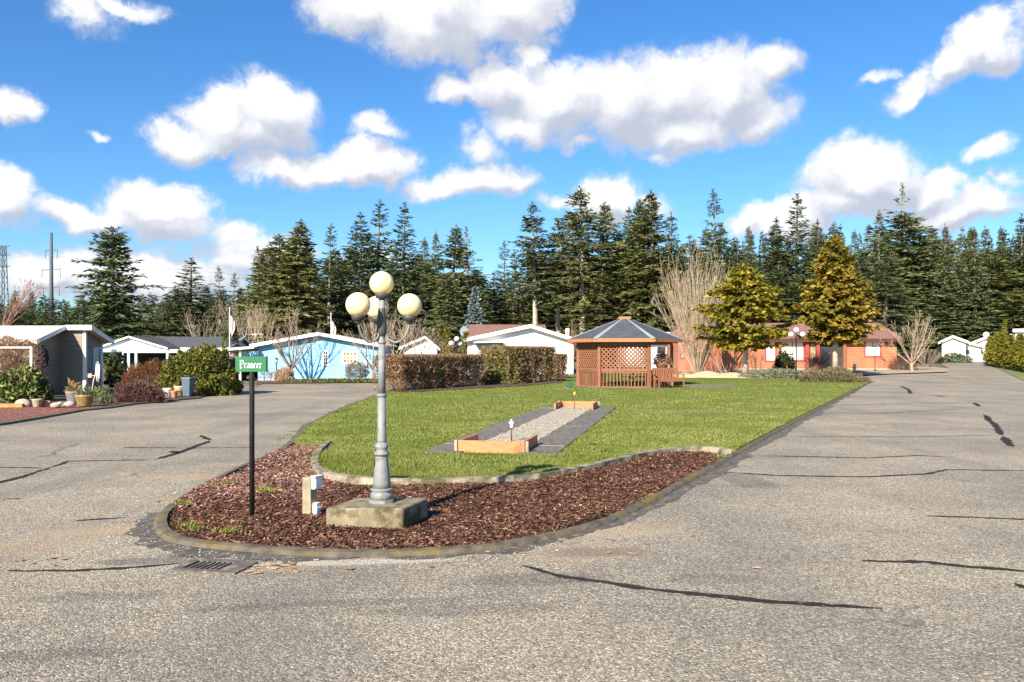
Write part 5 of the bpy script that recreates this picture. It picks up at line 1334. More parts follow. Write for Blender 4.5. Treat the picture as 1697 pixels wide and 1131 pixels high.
# before the blue house
hb_ = 'clipped shrubs before the blue house'
bush('shrub', 'square clipped tan shrub under the bare tree at the blue house', 'shrub', 471, 637, 28, 24, M['drygrass'], 5200, .12, hb_, d=49.6, power=5, aspect=.3)
o = bush('topiary', 'round clipped purple brown topiary before the blue house window', 'shrub', 591, 633, 41, 33, mat_leaf('topiary_twig', [(.085,.055,.035),(.165,.11,.07),(.24,.17,.115)], .85, .1, .1), 4200, .11, hb_, d=50.3, power=2, aspect=.2, dome=False, floor=.22, stems=7)
bush('shrub', 'wispy grey twiggy shrub left of the lantern', 'shrub', 444, 636, 34, 26, M['drytan'], 420, .18, d=50.6, aspect=.08, radial=.9, stems=10)
bush('ground_cover', 'low green planting strip along the foot of the blue house', 'planting', 560, 634.5, 190, 6, M['olive'], 3000, .12, deep=.04, power=4)
q = G(570, 634); o = thing('bucket', 'lime green tub at the foot of the blue wall', 'tub', (q.x,q.y,0)); MB().lathe([(.10,0),(.13,.26),(.14,.27),(.12,.27),(.10,.24)], 14).build('tub', mat_plain('lime_plastic', (.32,.60,.12), .5), o); MB().tube([(-.13,0,.25),(0,-.02,.36),(.13,0,.25)], .008, 5).build('handle', M['steel'], o)
q = G(559, 634); o = thing('storage_box', 'dark box on the ground left of the lime tub', 'box', (q.x,q.y,0)); MB().box(-.20,.16,-.1,.1,0,.2).build('box', M['dim'], o, bevel=.01); MB().box(-.22,.18,-.12,.12,.201,.23).build('lid', M['black'], o)
# right beds
bush('ground_cover', 'grey green ground cover mound before the red house', 'ground cover', 1290, 628, 112, 15, M['greymound'], 5200, .16, deep=.3, aspect=.3)
bush('ground_cover', 'olive heather mound at the end of the lawn by the road', 'ground cover', 1393, 636, 108, 23, M['heath2'], 8000, .13, deep=.55, aspect=.25, radial=.6)
bush('round_bush', 'dark round evergreen bush under the red house window', 'bush', 1300, 614, 37, 30, M['darkbush'], 2400, .17, d=63., stems=6)
o = bush('hedge', 'clipped pale twiggy hedge before the red house door', 'hedge', 1356, 617, 50, 32, M['twigbrown'], 2600, .15, d=61., power=4, aspect=.14, radial=.7, stems=40, deep=.5)
bush('shrub', 'dark leafless shrub beside the right corner of the red house', 'shrub', 1497, 615, 44, 24, M['purple'], 1700, .18, d=69., aspect=.16, stems=14)
bush('shrub', 'dry reddish twiggy shrub before the left red house wall', 'shrub', 1254, 613, 36, 34, mat_leaf('red_twig', [(.10,.045,.03),(.2,.10,.07)], .8, .1, .1), 420, .25, d=66., aspect=.06, radial=.9, stems=14)
q = GD(1416, 66.); o = thing('garden_statue', 'small pale garden figure on the gravel before the red house', 'statue', (q.x,q.y,q.z+.02)); MB().lathe([(.16,0),(.17,.05),(.10,.08),(.12,.2),(.17,.32),(.10,.42)], 12).ball((0,-.02,.5), .11, 10, 8).build('figure', M['tanpot'], o)
bush('shrub', 'dark round shrub at the far driveway by the white homes', 'shrub', 1547, 601, 34, 14, M['darkbush'], 900, .22, d=93.)
bush('shrub', 'wide blue green juniper before the far white homes', 'shrub', 1588, 602, 44, 14, mat_leaf('juniper_leaf', [(.05,.075,.04),(.11,.14,.085),(.18,.21,.14)], .7, .1, .1), 1800, .25, d=95., deep=.5)
bush('shrub', 'reddish shrub at the left end of the juniper', 'shrub', 1569, 600, 14, 15, M['heather'], 500, .2, d=96.)
# tan berm
mb = MB(); n_ = 26; vs = []; q0, q1 = G(1128,628.5), G(1262,628.5)
for j in range(7):
    for i in range(n_+1):
        f, g2 = i/n_, j/6; x_ = q0.x+(q1.x-q0.x)*f; y_ = q0.y+.2+g2*5.0; vs.append((x_, y_, zt(x_,y_)+.02+.40*math.sin(math.pi*g2)*math.sin(math.pi*f)**.5*(.8+.2*math.sin(f*17))))
mb.add(vs, [(j*(n_+1)+i, j*(n_+1)+i+1, (j+1)*(n_+1)+i+1, (j+1)*(n_+1)+i) for j in range(6) for i in range(n_)], True)
o = mb.build('mulch_berm', mat_plain('tan_mulch', (.56,.42,.25), .95, .3, 4, .02, 25, dirt=(.62,.56,.46), dscale=1.2)); o['kind'] = 'structure'
# arborvitae row along the right road
for i in range(14):
    f = i/13; px = 1640 + 68*f**1.15; dd_ = 84 - 22*f
    q = GD(px, dd_); rg = random.Random(50+i); h_ = 2.75*rg.uniform(.93,1.06)
    if i == 0: proto_arb = [np_mesh('foliage', conifer(900+k, 2.75, .62, .05, .10, 8, .42, -.35, .30, .42, .15, 0, .12, 1.0)[0], 4, M['gold']) for k in range(3)]
    o = thing('arborvitae', ['yellow green arborvitae at the far end of the roadside row','yellow green arborvitae at the near end of the roadside row at the frame edge','yellow green arborvitae in the clipped row along the right road'][0 if i == 0 else 1 if i == 13 else 2], 'hedge shrub', (q.x,q.y,q.z), rg.uniform(0,6), 'arborvitae row along the right road')
    o.scale = (1.15,1.15,h_/2.75)
    link('foliage', proto_arb[i%3], o)
    MB().lathe([(.07,-.05),(.06,.7)], 8).build('trunk', M['woodgrey'], o)
q = GD(1662, 90.); o = thing('conical_shrub', 'pointed olive conical shrub rising behind the arborvitae row', 'shrub', (q.x,q.y,q.z))
cv, cw = conifer(77, 4.6, .75, .02, .14, 6, .8, 0, .3, .4, .15, 0, .16, .6); link('crown', np_mesh('crown', cv, 4, M['gold']), o); link('trunk', np_mesh('trunk', cw, 4, M['woodgrey']), o)
for px, dd_, hpx, lab in ((736,56.5,42,'pointed golden arborvitae left of the three globe lamp'),(764,57.,38,'pointed golden arborvitae right of the three globe lamp'),(745,58.5,46,'tallest golden arborvitae behind the three globe lamp')):
    q = GD(px, dd_); o = thing('arborvitae', lab, 'hedge shrub', (q.x,q.y,q.z), 0, 'golden arborvitae by the white house')
    H_a = Zat(592-hpx, dd_)
    cv, cw = conifer(int(px), H_a, .55, .02, .13, 6, .8, 0, .28, .4, .15, 0, .16, .6); link('crown', np_mesh('crown', cv, 4, M['gold']), o); link('trunk', np_mesh('trunk', cw, 4, M['woodgrey']), o)
for px, dd_, top, hw, lab in ((369,66.,552,7,'olive columnar cypress beside the striped flag'),(390,64.,548,9,'dark columnar cypress right of the striped flag')):
    q = GD(px, dd_); H_a = Zat(top, dd_); o = thing('columnar_cypress', lab, 'tree', (q.x,q.y,q.z))
    cv, cw = conifer(int(px), H_a, hw*dd_/FPX*1.2, .02, .13, 6, .5, 0, .32, .4, .12, 0, .16, .6); link('crown', np_mesh('crown', cv, 4, M['olive'] if px < 380 else M['darkbush']), o); link('trunk', np_mesh('trunk', cw, 4, M['woodgrey']), o)
# ---------------------------------------------------------------- trees
G1 = [(.017,.029,.011),(.044,.063,.023),(.080,.102,.038),(.128,.146,.062)]
M['fir'] = mat_leaf('fir_needles', G1, .8, .25, .15)
M['fir_olive'] = mat_leaf('olive_needles', [(.032,.039,.011),(.078,.090,.025),(.135,.142,.043),(.20,.195,.075)], .8, .22, .15)
M['fir_light'] = mat_leaf('mid_green_needles', [(.030,.046,.017),(.075,.102,.038),(.135,.162,.064),(.205,.225,.11)], .8, .25, .15)
M['fir_blue'] = mat_leaf('blue_needles', [(.06,.085,.085),(.14,.18,.18),(.26,.30,.30)], .8, .05, .1)
M['fir_gold'] = mat_leaf('golden_needles', [(.075,.060,.008),(.19,.140,.018),(.31,.240,.030),(.44,.345,.05)], .75, .05, .25, patch=(.15,.14,.02), pscale=.45)
M['bark'] = mat_plain('conifer_bark', (.20,.165,.135), .95, .3, 3, .02, 14)
M['palebark'] = mat_plain('pale_bark', (.42,.36,.29), .9, .25, 3, .02, 14)
M['twigtan'] = mat_plain('pale_twig', (.33,.26,.185), .9, .2, 2)
M['twiggrey'] = mat_plain('grey_twig', (.235,.18,.15), .9, .2, 2)
M['twigred'] = mat_plain('reddish_twig', (.26,.14,.105), .9, .25, 2)
PROTO = {}
ALT = {'a':'aij','b':'bjk','f':'fki','e':'eo','h':'hk','d':'do','g':'g','t':'t','u':'u','c':'c','l':'l','s':'s'}
def proto(key, R, H, mat, bark, **k):
    cv, cw = conifer(k.pop('seed'), H, R, **k)
    PROTO[key] = (R, H, np_mesh('crown', cv, 4, M[mat]), np_mesh('trunk', cw, 4, M[bark]))
proto('a', 3.4, 20, 'fir', 'bark', seed=11, level=.40, per=8, irregular=.34, gaps=.10, droop=.15)
proto('b', 3.2, 20, 'fir', 'bark', seed=12, level=.42, per=8, irregular=.40, gaps=.14, droop=.25, top_pow=.85)
proto('c', 2.8, 20, 'fir', 'bark', seed=13, level=.46, per=7, irregular=.42, gaps=.2, droop=.1, top_pow=.85, toptuft=.12)
proto('d', 3.6, 20, 'fir_olive', 'bark', seed=14, level=.36, per=7, irregular=.3, gaps=.05, droop=.5, spray=.60, top_pow=.75)
proto('e', 3.4, 20, 'fir_olive', 'bark', seed=15, level=.38, per=8, irregular=.42, gaps=.12, droop=.35, spray=.58)
proto('f', 3.1, 20, 'fir_light', 'bark', seed=16, level=.40, per=8, irregular=.36, gaps=.10, droop=.2)
proto('g', 3.8, 20, 'fir_light', 'bark', seed=17, level=.38, per=7, irregular=.46, gaps=.12, droop=.3, spray=.62, top_pow=.6)
proto('t', 3.0, 20, 'fir', 'palebark', seed=18, bare=.44, level=.38, per=8, irregular=.42, gaps=.14, droop=.25)
proto('u', 3.4, 20, 'fir_olive', 'palebark', seed=19, bare=.36, level=.38, per=8, irregular=.45, gaps=.14, droop=.3, top_pow=.7)
proto('l', 4.0, 17, 'fir', 'bark', seed=20, bare=.02, level=.36, per=8, irregular=.55, gaps=.16, droop=.35, top_pow=.62, spray=.62)
proto('s', 2.6, 20, 'fir_light', 'bark', seed=21, level=.55, per=4, irregular=.5, gaps=.30, droop=.1, spray=.5, toptuft=.2)
proto('h', 3.0, 20, 'fir_light', 'bark', seed=22, level=.42, per=8, irregular=.5, gaps=.18, droop=.4, top_pow=.7)
proto('i', 3.3, 20, 'fir', 'bark', seed=52, level=.44, per=8, irregular=.5, gaps=.18, droop=.45, top_pow=.7, lift=.2)
proto('j', 2.9, 20, 'fir_light', 'bark', seed=53, level=.36, per=9, irregular=.28, gaps=.06, droop=.05, top_pow=.95, lift=.5)
proto('k', 3.2, 20, 'fir_olive', 'bark', seed=54, level=.48, per=7, irregular=.6, gaps=.22, droop=.3, top_pow=.62, spray=.56)
proto('o', 3.6, 20, 'fir_light', 'bark', seed=55, level=.34, per=9, irregular=.35, gaps=.06, droop=.6, top_pow=.66, spray=.58)
def tree(key, px, top, hw, d, label, group, rz=None, name='conifer'):
    R, H, cm, tm = PROTO[key]; q = GD(px, d); h_ = Zat(top, d) - q.z
    o = thing(name, label, 'tree', (q.x,q.y,q.z-.1), (px*1.7+d) % 6.28 if rz is None else rz, group)
    w = hw*d/FPX/R*1.80; o.scale = (w, w, h_/H)
    link('crown', cm, o); link('trunk', tm, o)
    return o
G_L, G_M, G_C, G_R = 'conifers at the left skyline', 'conifers behind the blue house', 'conifers behind the gazebo', 'conifers behind the red house'
for t in [
 ('l',187,377,44,95,'lone ragged dark fir standing apart behind the taupe house',G_L),
 ('b',315,427,47,98,'broad dark fir above the white porch gable',G_L),
 ('c',365,441,19,128,'slim fir just right of the broad dark fir',G_L),
 ('c',387,451,19,126,'short slim fir above the striped flag',G_L),
 ('c',431,409,27,122,'dark ragged fir at the left edge of the middle stand',G_M),
 ('d',464,386,38,96,'olive drooping conifer left of its taller twin',G_M),
 ('d',493,364,44,95,'tall olive drooping conifer above the blue house roof',G_M),
 ('c',545,370,27,108,'narrow dark spire fir right of the olive conifers',G_M),
 ('a',599,352,42,100,'fir with a sharp top left of the lamp globes',G_M),
 ('c',625,331,38,104,'tallest fir of the middle stand directly above the top globe',G_M),
 ('b',669,336,40,99,'tall fir with upswept limbs right of the top globe',G_M),
 ('f',704,394,26,108,'thin topped fir at the left of the right hand trio',G_M),
 ('e',747,374,40,100,'full olive fir above the small white house',G_M),
 ('f',722,384,22,112,'narrow fir between the thin topped and full olive firs',G_M),
 ('s',776,376,34,106,'wispy fir with sparse drooping limbs above the blue spruce',G_M),
 ('c',836,400,24,126,'dark fir low on the skyline left of the bare trunked firs',G_M),
 ('c',851,414,22,122,'short dark fir leaning on the bare trunked fir',G_M),
 ('t',887,335,33,100,'slender bare trunked fir standing left in the gazebo stand',G_C),
 ('t',924,364,34,104,'dark bare trunked fir second in the gazebo stand',G_C),
 ('u',966,310,46,99,'tallest bare trunked fir with ragged double top behind the gazebo',G_C),
 ('e',1011,335,38,106,'olive fir with a bent top right of the double topped fir',G_C),
 ('a',1042,343,30,112,'fir in the white cloud gap above the gazebo peak',G_C),
 ('d',1064,330,34,100,'yellowish drooping conifer left of the tall spire behind the gazebo',G_C),
 ('e',1083,317,40,98,'tall spire fir above the fan shaped bare tree',G_C),
 ('b',1112,352,34,110,'dark fir directly right of the tall spire fir',G_C),
 ('c',1187,314,33,124,'tall dark spire standing alone above the fan shaped bare tree',G_R),
 ('a',1285,360,36,112,'fir left of the tall pair behind the golden cypresses',G_R),
 ('b',1320,321,42,110,'tall dark fir left of the right golden cypress',G_R),
 ('a',1356,364,26,120,'smaller fir tucked right of the tall dark fir',G_R),
 ('f',1456,349,26,122,'slim fir left of the giant sparse topped fir',G_R),
 ('s',1495,303,34,126,'giant fir with sparse open top behind the bare pink tree',G_R),
 ('g',1502,352,56,124,'broad green fir filling in below the giant sparse top',G_R),
 ('f',1565,372,22,118,'slim fir above the far white homes',G_R),
 ('f',1616,377,26,116,'pointed fir above the middle far white home',G_R),
 ('a',1665,383,32,124,'dark broad fir above the arborvitae row',G_R),
 ('b',1694,354,34,122,'tall dark fir cut by the right frame edge',G_R)]:
    tree(*t)
rg = random.Random(5)
def fill(keys, x0, x1, n, top0, top1, hw0, hw1, d0, d1, label, group):
    for i in range(n):
        px = x0 + (x1-x0)*(i+rg.uniform(.1,.9))/n; d = rg.uniform(d0,d1)
        tree(rg.choice(ALT[rg.choice(keys)]), px, rg.uniform(top0,top1), rg.uniform(hw0,hw1), d, label, group, rg.uniform(0,6.28))
fill('abf', -20, 170, 7, 478, 502, 18, 28, 135, 165, 'small distant conifer in the low treeline left of the lone fir', G_L)
fill('abf', 205, 430, 9, 472, 498, 18, 30, 135, 170, 'mid distance conifer in the low treeline between lone fir and middle stand', G_L)
fill('ae', 425, 700, 9, 405, 460, 30, 42, 108, 124, 'shorter conifer filling the dark middle stand behind the blue house', G_M)
fill('abe', 690, 870, 6, 430, 480, 30, 42, 106, 124, 'shorter conifer filling the stand above the small white house', G_M)
fill('ef', 715, 800, 3, 448, 480, 26, 32, 88, 94, 'low olive conifer before the stand left of the blue spruce', G_M)
fill('ae', 880, 1010, 5, 395, 430, 30, 42, 122, 140, 'dark conifer deep between the bare trunks behind the gazebo', G_C)
fill('aefd', 985, 1130, 6, 385, 450, 30, 44, 96, 112, 'bushy conifer low in the stand directly behind the gazebo', G_C)
fill('abfh', 1120, 1290, 11, 370, 412, 20, 32, 120, 150, 'conifer on the skyline between fan shaped tree and tall pair', G_R)
fill('fgh', 1130, 1300, 5, 425, 470, 30, 40, 100, 112, 'shaded conifer behind the left golden cypress', G_R)
fill('abfh', 1340, 1500, 10, 366, 400, 18, 28, 120, 150, 'conifer on the skyline left of the giant sparse topped fir', G_R)
fill('fgh', 1290, 1500, 7, 415, 470, 32, 46, 94, 112, 'mid green conifer close behind the red house roof', G_R)
fill('abfh', 1530, 1740, 13, 374, 402, 18, 30, 122, 152, 'conifer on the skyline right of the giant sparse topped fir', G_R)
fill('ghfe', 1510, 1740, 12, 410, 475, 36, 52, 120, 132, 'leafy green conifer in the hillside wood above the far homes', G_R)
fill('ghe', 1440, 1700, 10, 470, 510, 34, 48, 116, 122, 'low bushy conifer at the wood edge behind the far homes', G_R)
# far wood as one mass behind everything
fw = []
rg2 = np.random.default_rng(8); base_fw = [conifer(60+k, 20, 3.2, level=.8, per=5, spray=1.0, step=.5, irregular=.4)[0] for k in range(3)]
def far(x0, x1, n, t0, t1, d0, d1, hw):
    for i in range(n):
        px = x0 + (x1-x0)*(i+rg2.random())/n; d = rg2.uniform(d0,d1); q = GD(px,d); h_ = Zat(rg2.uniform(t0,t1), d)-q.z
        a = rg2.uniform(0,6.28); w = hw*d/FPX/3.2*rg2.uniform(.8,1.25); V = base_fw[i%3]
        R_ = np.array([[math.cos(a),-math.sin(a),0],[math.sin(a),math.cos(a),0],[0,0,1]])
        fw.append((V@R_.T)*np.array([w,w,h_/20]) + np.array([q.x,q.y,q.z]))
far(-60, 460, 60, 484, 512, 180, 240, 20)
far(-60, 880, 80, 520, 545, 140, 180, 22)
far(430, 880, 34, 440, 490, 150, 190, 24)
far(870, 1130, 16, 400, 450, 150, 175, 26)
far(1110, 1780, 46, 384, 418, 165, 200, 18)
far(1110, 1780, 30, 430, 480, 130, 160, 26)
o = link('far_wood', np_mesh('far_wood', np.concatenate(fw), 4, mat_leaf('far_needles', [(.016,.026,.015),(.036,.048,.026),(.066,.076,.04)], .85, 0, .1)))
tagp(o, 'far dark conifer wood closing the view behind the nearer trees', 'wood', None, 'stuff')
# blue spruce, golden cypresses
q = GD(787, 82.); o = thing('blue_spruce', 'pale blue spruce beside the brown roofed wing', 'tree', (q.x,q.y,q.z))
cv, cw = conifer(33, Zat(477,82.), 24*82/FPX, .02, .22, 10, .7, .0, .42, .45, .2, .03, .16, .35, clump=2); link('crown', np_mesh('crown', cv, 4, M['fir_blue']), o); link('trunk', np_mesh('trunk', cw, 4, M['bark']), o)
def golden(label, px, d, top, hw, base, seed):
    q = GD(px, d); H_ = Zat(top, d)-q.z; o = thing('golden_cypress', label, 'tree', (q.x,q.y,q.z-.05), 0, 'golden cypresses before the red house')
    cv, cw = conifer(seed, H_, hw*d/FPX*1.42, (Zat(base,d)-q.z)/H_, .22, 9, .66, -.02, .34, .55, .36, .04, .16, .22, clump=3)
    link('crown', np_mesh('crown', cv, 4, M['fir_gold']), o)
    m = MB().tube([(0,0,0),(.02,0,H_*.3),(0,.02,H_*.85)], [.20,.16,.04], 10); tr = m.build('trunk', M['palebark'], o)
    link('limb', np_mesh('limb', cw, 4, M['palebark']), tr)
golden('left golden cypress with rounded crown beside the fan shaped bare tree', 1235, 54., 438, 54, 574, 41)
golden('right golden cypress with pale trunk before the red house door', 1384, 54., 392, 57, 562, 44)
# bare deciduous trees
def bare(name, label, px, d, top, main_mat, twig_mat, seed, fit=None, group=None, fn=None, **k):
    q = GD(px, d); H_ = Zat(top, d)-q.z
    o = thing(name, label, 'tree', (q.x,q.y,q.z), 0, group)
    a, b = (bare_tree(seed, H_, **k) if fn is None else fn(seed, H_, **k))
    pts_ = np.array([g_seg[1] for g_seg in a+b]); zm = pts_[:,2].max(); sc = H_/zm
    xm = np.percentile(np.abs(pts_[:,0]), 98)*sc
    sx_ = 1. if fit is None else fit*d/FPX/xm
    S3 = np.array([sc*sx_, sc*sx_, sc])
    fit_ = lambda g: [(np.array(p0)*S3, np.array(p1)*S3, r0, r1) for p0,p1,r0,r1 in g]
    nm_ = 'trunk' if k.get('z0') else 'stems'; link(nm_, np_mesh(nm_, tubes_np(fit_(a), 6), 4, main_mat), o)
    link('branches', np_mesh('branches', tubes_np(fit_(b), 3), 4, twig_mat), o)
VT = dict(fn=vase_tree)
bare('bare_tree', 'bare grey branched tree before the light blue wall', 483, 50.6, 508, M['twiggrey'], M['twiggrey'], 3, 56, fn=vase_tree, nstem=9, sp=.95, r=.055, z0=.17, rt=.11, twig=2, wob=.09, tmin=.005, depth=4)
bare('bare_tree', 'bare tree at the right corner of the blue house behind the lamp post', 618, 50.4, 500, M['twigtan'], M['twigtan'], 9, 52, fn=vase_tree, nstem=8, sp=1.0, r=.05, z0=.2, rt=.10, twig=1, wob=.09, tmin=.005, depth=4)
bare('bare_tree', 'fan shaped bare tree of many pale stems left of the golden cypress', 1157, 58., 394, M['twigtan'], M['twigtan'], 5, 62, fn=vase_tree, nstem=60, sp=.66, r=.038, twig=1.2, tmin=.006)
bare('bare_shrub', 'tall bare pale shrub between fan shaped tree and golden cypress trunk', 1205, 58.5, 535, M['twigtan'], M['twigtan'], 6, 44, fn=vase_tree, nstem=16, sp=.75, r=.04)
bare('bare_tree', 'spreading bare pink tan tree right of the red house', 1512, 67., 514, M['twigtan'], M['twigtan'], 21, 46, fn=vase_tree, nstem=9, sp=.95, r=.055, z0=.12, rt=.13, twig=2, wob=.10, tmin=.006, depth=4)
bare('bare_tree', 'reddish bare tree at the far left above the pale roof', -22, 37., 428, M['twigred'], M['twigred'], 14, 92, fn=vase_tree, nstem=9, sp=1.0, r=.05, z0=.3, rt=.12, twig=2, wob=.10, tmin=.006, depth=4)
for i, (px, d, top, seed, fit, lab) in enumerate(((335,80.,508,31,40,'bare grey tree left of the striped flag'),(408,84.,497,32,40,'bare tan tree right of the striped flag above the carport'),(655,62.,505,33,48,'bare brown tree behind the long brown hedge'),(690,66.,518,34,44,'low spreading bare tree left of the golden arborvitae'),(440,92.,500,35,34,'faint bare tree behind the blue house left slope'))):
    bare('bare_tree', lab, px, d, top, M['twigtan'], M['twiggrey'] if i in (0,2) else M['twigtan'], seed, fit, 'bare trees among the houses', fn=vase_tree, nstem=9, sp=.9, r=.05, z0=.2, rt=.13, twig=2, wob=.10, tmin=.006, depth=4)
bare('bare_shrub', 'leafless purple shrub by the vent pipe between bare fir trunks', 945, 80., 532, M['twigred'], M['twigred'], 36, 16, fn=vase_tree, nstem=12, sp=.4, r=.03)
bare('bare_shrub', 'dark spreading twiggy shrub right of the pink tan tree', 1535, 78., 572, M['twiggrey'], M['twiggrey'], 38, 26, fn=vase_tree, nstem=18, sp=.9, r=.03)
# ---------------------------------------------------------------- grass blades, bark chips, litter
rgS = np.random.default_rng(77)
def scatter(poly, n, ymin, ymax, power=2., excl=()):
    xs_ = [p[0] for p in poly]; out = []
    tot = 0
    while tot < n:
        u = rgS.random(n*2)
        y = 1/np.sqrt(1/ymin**2 + u*(1/ymax**2-1/ymin**2)) if power == 2. else ymin + u*(ymax-ymin)
        x = rgS.uniform(min(xs_), max(xs_), n*2)
        k = inpoly(x, y, poly)
        for e in excl: k &= ~inpoly(x, y, e)
        out.append(np.stack([x[k], y[k]], 1)); tot += k.sum()
    return np.concatenate(out)[:n]
def vnoise(p, sc, seed):
    r = np.random.default_rng(seed); v = np.zeros(len(p))
    for k in range(8):
        w = r.normal(size=2)*sc*r.uniform(.5,1.6); v += np.sin(p@w + r.uniform(0,6.28))
    return v/4
paths = [[(gc.x+gv(i,2.55).x, gc.y+gv(i,2.55).y) for i in range(6)], G2([(1135,645.5),(1215,643.5),(1218,639.5),(1128,640)])]
gp = scatter(lawn_poly, 260000, 9.8, 47., 2., [[ct(-1.08,-.18), ct(1.08,-.18), ct(1.08,11.85), ct(-1.08,11.85)]] + paths)
keep = rgS.random(len(gp)) < np.clip(.75+.4*vnoise(gp, 1.3, 4), .25, 1); gp = gp[keep]
n = len(gp); tuft = np.clip(vnoise(gp, 1.1, 3), 0, 1.2)
hgt = (.020+.022*rgS.random(n))*(1+.7*tuft) ; hgt[gp[:,1] < 13.6] *= 1.5
zz = np.array([zt(a,b) for a,b in gp]) + LZ - .005
b0 = np.stack([gp[:,0], gp[:,1], zz], 1)
a = rgS.uniform(0, 6.283, n); wd = .008+.008*rgS.random(n) + .0004*gp[:,1]; side = np.stack([np.cos(a), np.sin(a), np.zeros(n)], 1)
ln_ = np.stack([rgS.normal(0,.45,n), rgS.normal(0,.45,n), np.ones(n)], 1)
V = np.stack([b0-side*wd[:,None]/2, b0+side*wd[:,None]/2, b0+ln_*hgt[:,None]], 1)
o = link('grass', np_mesh('grass', V, 3, M['blade'])); tagp(o, 'short green grass with yellowed patches covering the island lawn', 'grass', None, 'stuff')
def chips(poly, n, ymin, ymax, mat, nm, lab, zoff, size=.045, cond=None):
    p = scatter(poly, n, ymin, ymax, 0.)
    if cond is not None: p = p[cond(p)]
    n = len(p); c = np.stack([p[:,0], p[:,1], np.array([zt(x,y) for x,y in p]) + zoff + .03*np.sin(p[:,0]*2.1)*np.sin(p[:,1]*1.7) + rgS.random(n)*.022], 1)
    a = rgS.uniform(0,6.283,n); t = norm(np.stack([np.cos(a), np.sin(a), rgS.normal(0,.28,n)], 1)); nn = norm(np.stack([rgS.normal(0,.35,n), rgS.normal(0,.35,n), np.ones(n)], 1))
    l = size*(.45+1.1*rgS.random(n)**2); w = np.minimum(.014, l*.5)*(.6+.8*rgS.random(n)); b = norm(np.cross(nn,t))
    q = np.stack([c-t*l[:,None]/2-b*w[:,None]/2, c+t*l[:,None]/2-b*w[:,None]*.35, c+t*l[:,None]/2+b*w[:,None]*.4, c-t*l[:,None]/2+b*w[:,None]/2], 1)
    o = link(nm, np_mesh(nm, q, 4, mat)); tagp(o, lab, 'mulch', None, 'stuff')
d0_ = np.array([G(270,845).x, G(270,845).y]); d1_ = np.array([G(560,800).x, G(560,800).y])
def dry(p):
    nrm = np.array([-(d1_-d0_)[1], (d1_-d0_)[0]]); nrm /= np.linalg.norm(nrm)
    return (p-d0_)@nrm + .35*vnoise(p, 1.6, 9) + rgS.normal(0,.25,len(p))
ymn, ymx = min(p[1] for p in mulch_poly), max(p[1] for p in mulch_poly)
chips(mulch_poly, 100000, ymn, ymx, M['chip'], 'bark_mulch', 'dark red brown bark mulch around the lamp plinth', MZ-.002, cond=lambda p: dry(p) < 0)
chips(mulch_poly, 60000, ymn, ymx, M['drychip'], 'dry_bark_mulch', 'pale dry pinkish bark mulch behind the street sign', MZ-.002, .055, cond=lambda p: dry(p) >= 0)
# loose stones in the mulch, leaves and grit on the asphalt
def flecks(nm, lab, cat, pts, size, mat, thick=.5):
    n = len(pts); V = []
    for p in pts:
        r = size*rgS.uniform(.5,1.3); a = rgS.uniform(0,6.28); k = 5
        V.append([(p[0]+r*math.cos(a+i*6.283/k)*rgS.uniform(.6,1.2), p[1]+r*.8*math.sin(a+i*6.283/k)*rgS.uniform(.6,1.2), p[2]+rgS.uniform(0,r*thick)) for i in range(k)])
    o = link(nm, np_mesh(nm, np.array(V), 5, mat)); tagp(o, lab, cat, None, 'stuff')
lv = [G(rgS.normal(a_,s_), rgS.normal(b_,t_)) for a_,b_,s_,t_,c_ in ((400,944,40,4,12),(470,938,25,3,14),(540,950,90,10,8),(880,905,60,14,12),(1000,912,40,10,8),(990,930,150,30,8),(60,935,30,6,7),(300,820,60,20,7),(1250,730,40,20,10)) for _ in range(c_)]
lv = [(p.x,p.y,p.z+.004) for p in lv if not inpoly(np.array([p.x]), np.array([p.y]), mulch_poly)[0] and not inpoly(np.array([p.x]), np.array([p.y]), lawn_poly)[0]]
flecks('leaf_litter', 'small dry leaves and bark flecks scattered on the asphalt by the kerb', 'leaf litter', lv, .035, mat_leaf('dry_litter', [(.24,.13,.07),(.46,.28,.15),(.62,.46,.3)], .8, 0, .1), .25)
ms = scatter(mulch_poly, 60, ymn, ymx, 0.)
flecks('pebbles', 'few pale pebbles lying in the bark mulch', 'pebbles', [(x,y,MZ+.035+.03*math.sin(x*2.1)*math.sin(y*1.7)) for x,y in ms], .017, mat_leaf('pebble', [(.5,.44,.36),(.72,.68,.6)], .8, 0, 0), .6)
gr_ = []
for _ in range(900):
    i = rgS.integers(ki(487,737), ki(900,893)); p = kl[i]; d_ = (kl[min(i+1,len(kl)-1)]-kl[i-1]).normalized(); s_ = Vector((-d_.y,d_.x,0)); q_ = p - s_*(.20+abs(rgS.normal(0,.17)))
    gr_.append((q_.x+rgS.normal(0,.1), q_.y+rgS.normal(0,.04), .005))
flecks('loose_grit', 'loose pale grit gathered along the front kerb', 'grit', gr_, .009, mat_leaf('grit', [(.30,.27,.22),(.6,.55,.46),(.75,.7,.6)], .9, 0, 0), .7)
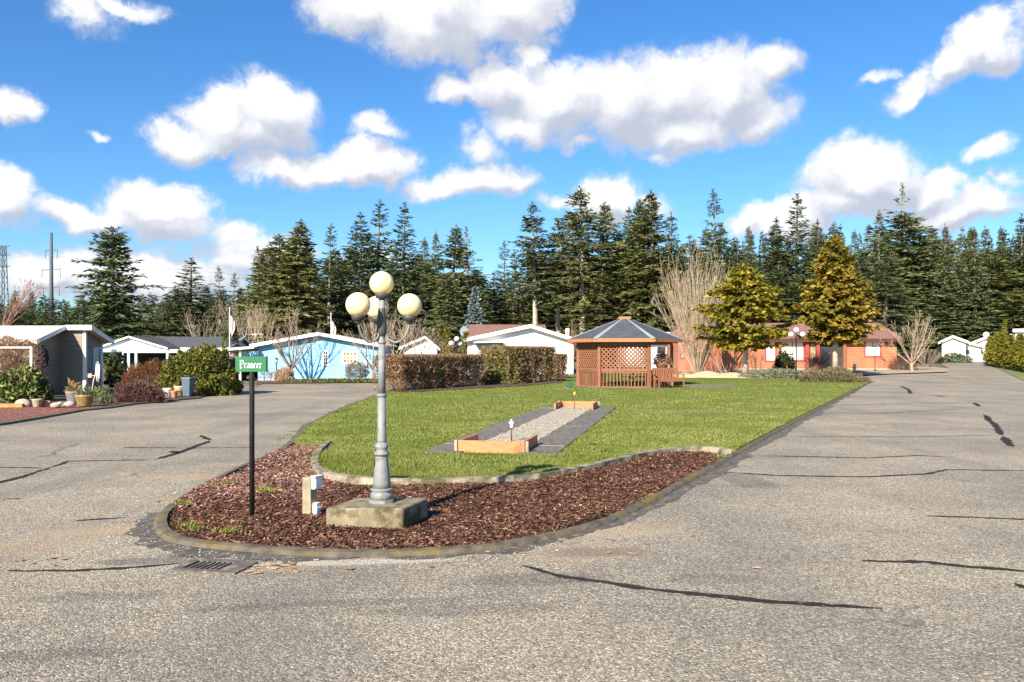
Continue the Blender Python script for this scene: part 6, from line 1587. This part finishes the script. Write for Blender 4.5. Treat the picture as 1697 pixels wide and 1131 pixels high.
def tufts(nm, lab, pts, mat, n, h, spread):
    V = []
    for p in pts:
        for _ in range(n):
            a = rgS.uniform(0,6.28); r = abs(rgS.normal(0,spread)); c = np.array([p.x+r*math.cos(a), p.y+r*math.sin(a)*.6, p.z]); t = np.array([rgS.normal(0,.5), rgS.normal(0,.5), 1])*h*rgS.uniform(.4,1.2); s_ = np.array([math.cos(a*3), math.sin(a*3), 0])*.007
            V.append([c-s_, c+s_, c+t])
    o = link(nm, np_mesh(nm, np.array(V), 3, mat)); tagp(o, lab, 'weeds', None, 'stuff')
M['weed'] = mat_leaf('weed_blade', [(.10,.14,.02),(.22,.26,.04),(.38,.34,.10)], .7, 0, .3)
tufts('weeds', 'yellow green weeds and moss tufts along the kerb', [G(px_,py_)+Vector((0,0,.05)) for px_,py_ in ((440,820),(450,822),(378,808),(365,812),(350,815),(305,842),(312,880),(375,893),(385,890),(320,886),(540,735),(1225,742),(1238,735),(1195,762))], M['weed'], 45, .05, .09)
tufts('weeds', 'olive grass tufts growing in the gutter along the left lawn edge', [G(px_,py_) for px_,py_ in ((500,712),(490,716),(478,722),(470,727),(510,708),(520,704),(460,730),(575,682),(590,676),(565,686))], M['sage'], 60, .035, .16)

lf = scatter(lawn_poly, 190, 10.5, 40., 2., [court_poly])
flecks('fallen_leaves', 'few small pale dry leaves lying on the lawn', 'leaf litter', [(x, y, zt(x,y)+LZ+.03) for x, y in lf], .022, mat_leaf('pale_leaf', [(.40,.32,.12),(.58,.50,.28),(.66,.60,.42)], .8, 0, .2), .5)
M['longgrass'] = mat_leaf('long_grass_blade', [(.045,.085,.012),(.085,.145,.022),(.15,.205,.035)], .7, 0, .3)
tufts('long_grass', 'longer dark green grass tufts before the near pit box and along the lawn edging', [G(px_,py_)+Vector((0,0,LZ-.01)) for px_,py_ in [(770,760),(782,766),(795,763),(806,770),(818,764),(800,778),(788,785),(815,785),(832,776),(770,775),(845,768),(858,780),(830,792),(985,745),(960,765),(1005,756),(700,720),(720,724),(560,688),(575,684),(610,676)] + [(530+k*17, 0) for k in range(0)]], M['longgrass'], 90, .085, .16)
ed = [Vector((p[0], p[1], LZ-.01)) + Vector((rgS.normal(0,.03), .07+abs(rgS.normal(0,.05)), 0)) for p in EDGE for _ in range(2)]
tufts('long_grass', 'grass blades overhanging the inner stone edging', ed, M['blade'], 26, .06, .09)
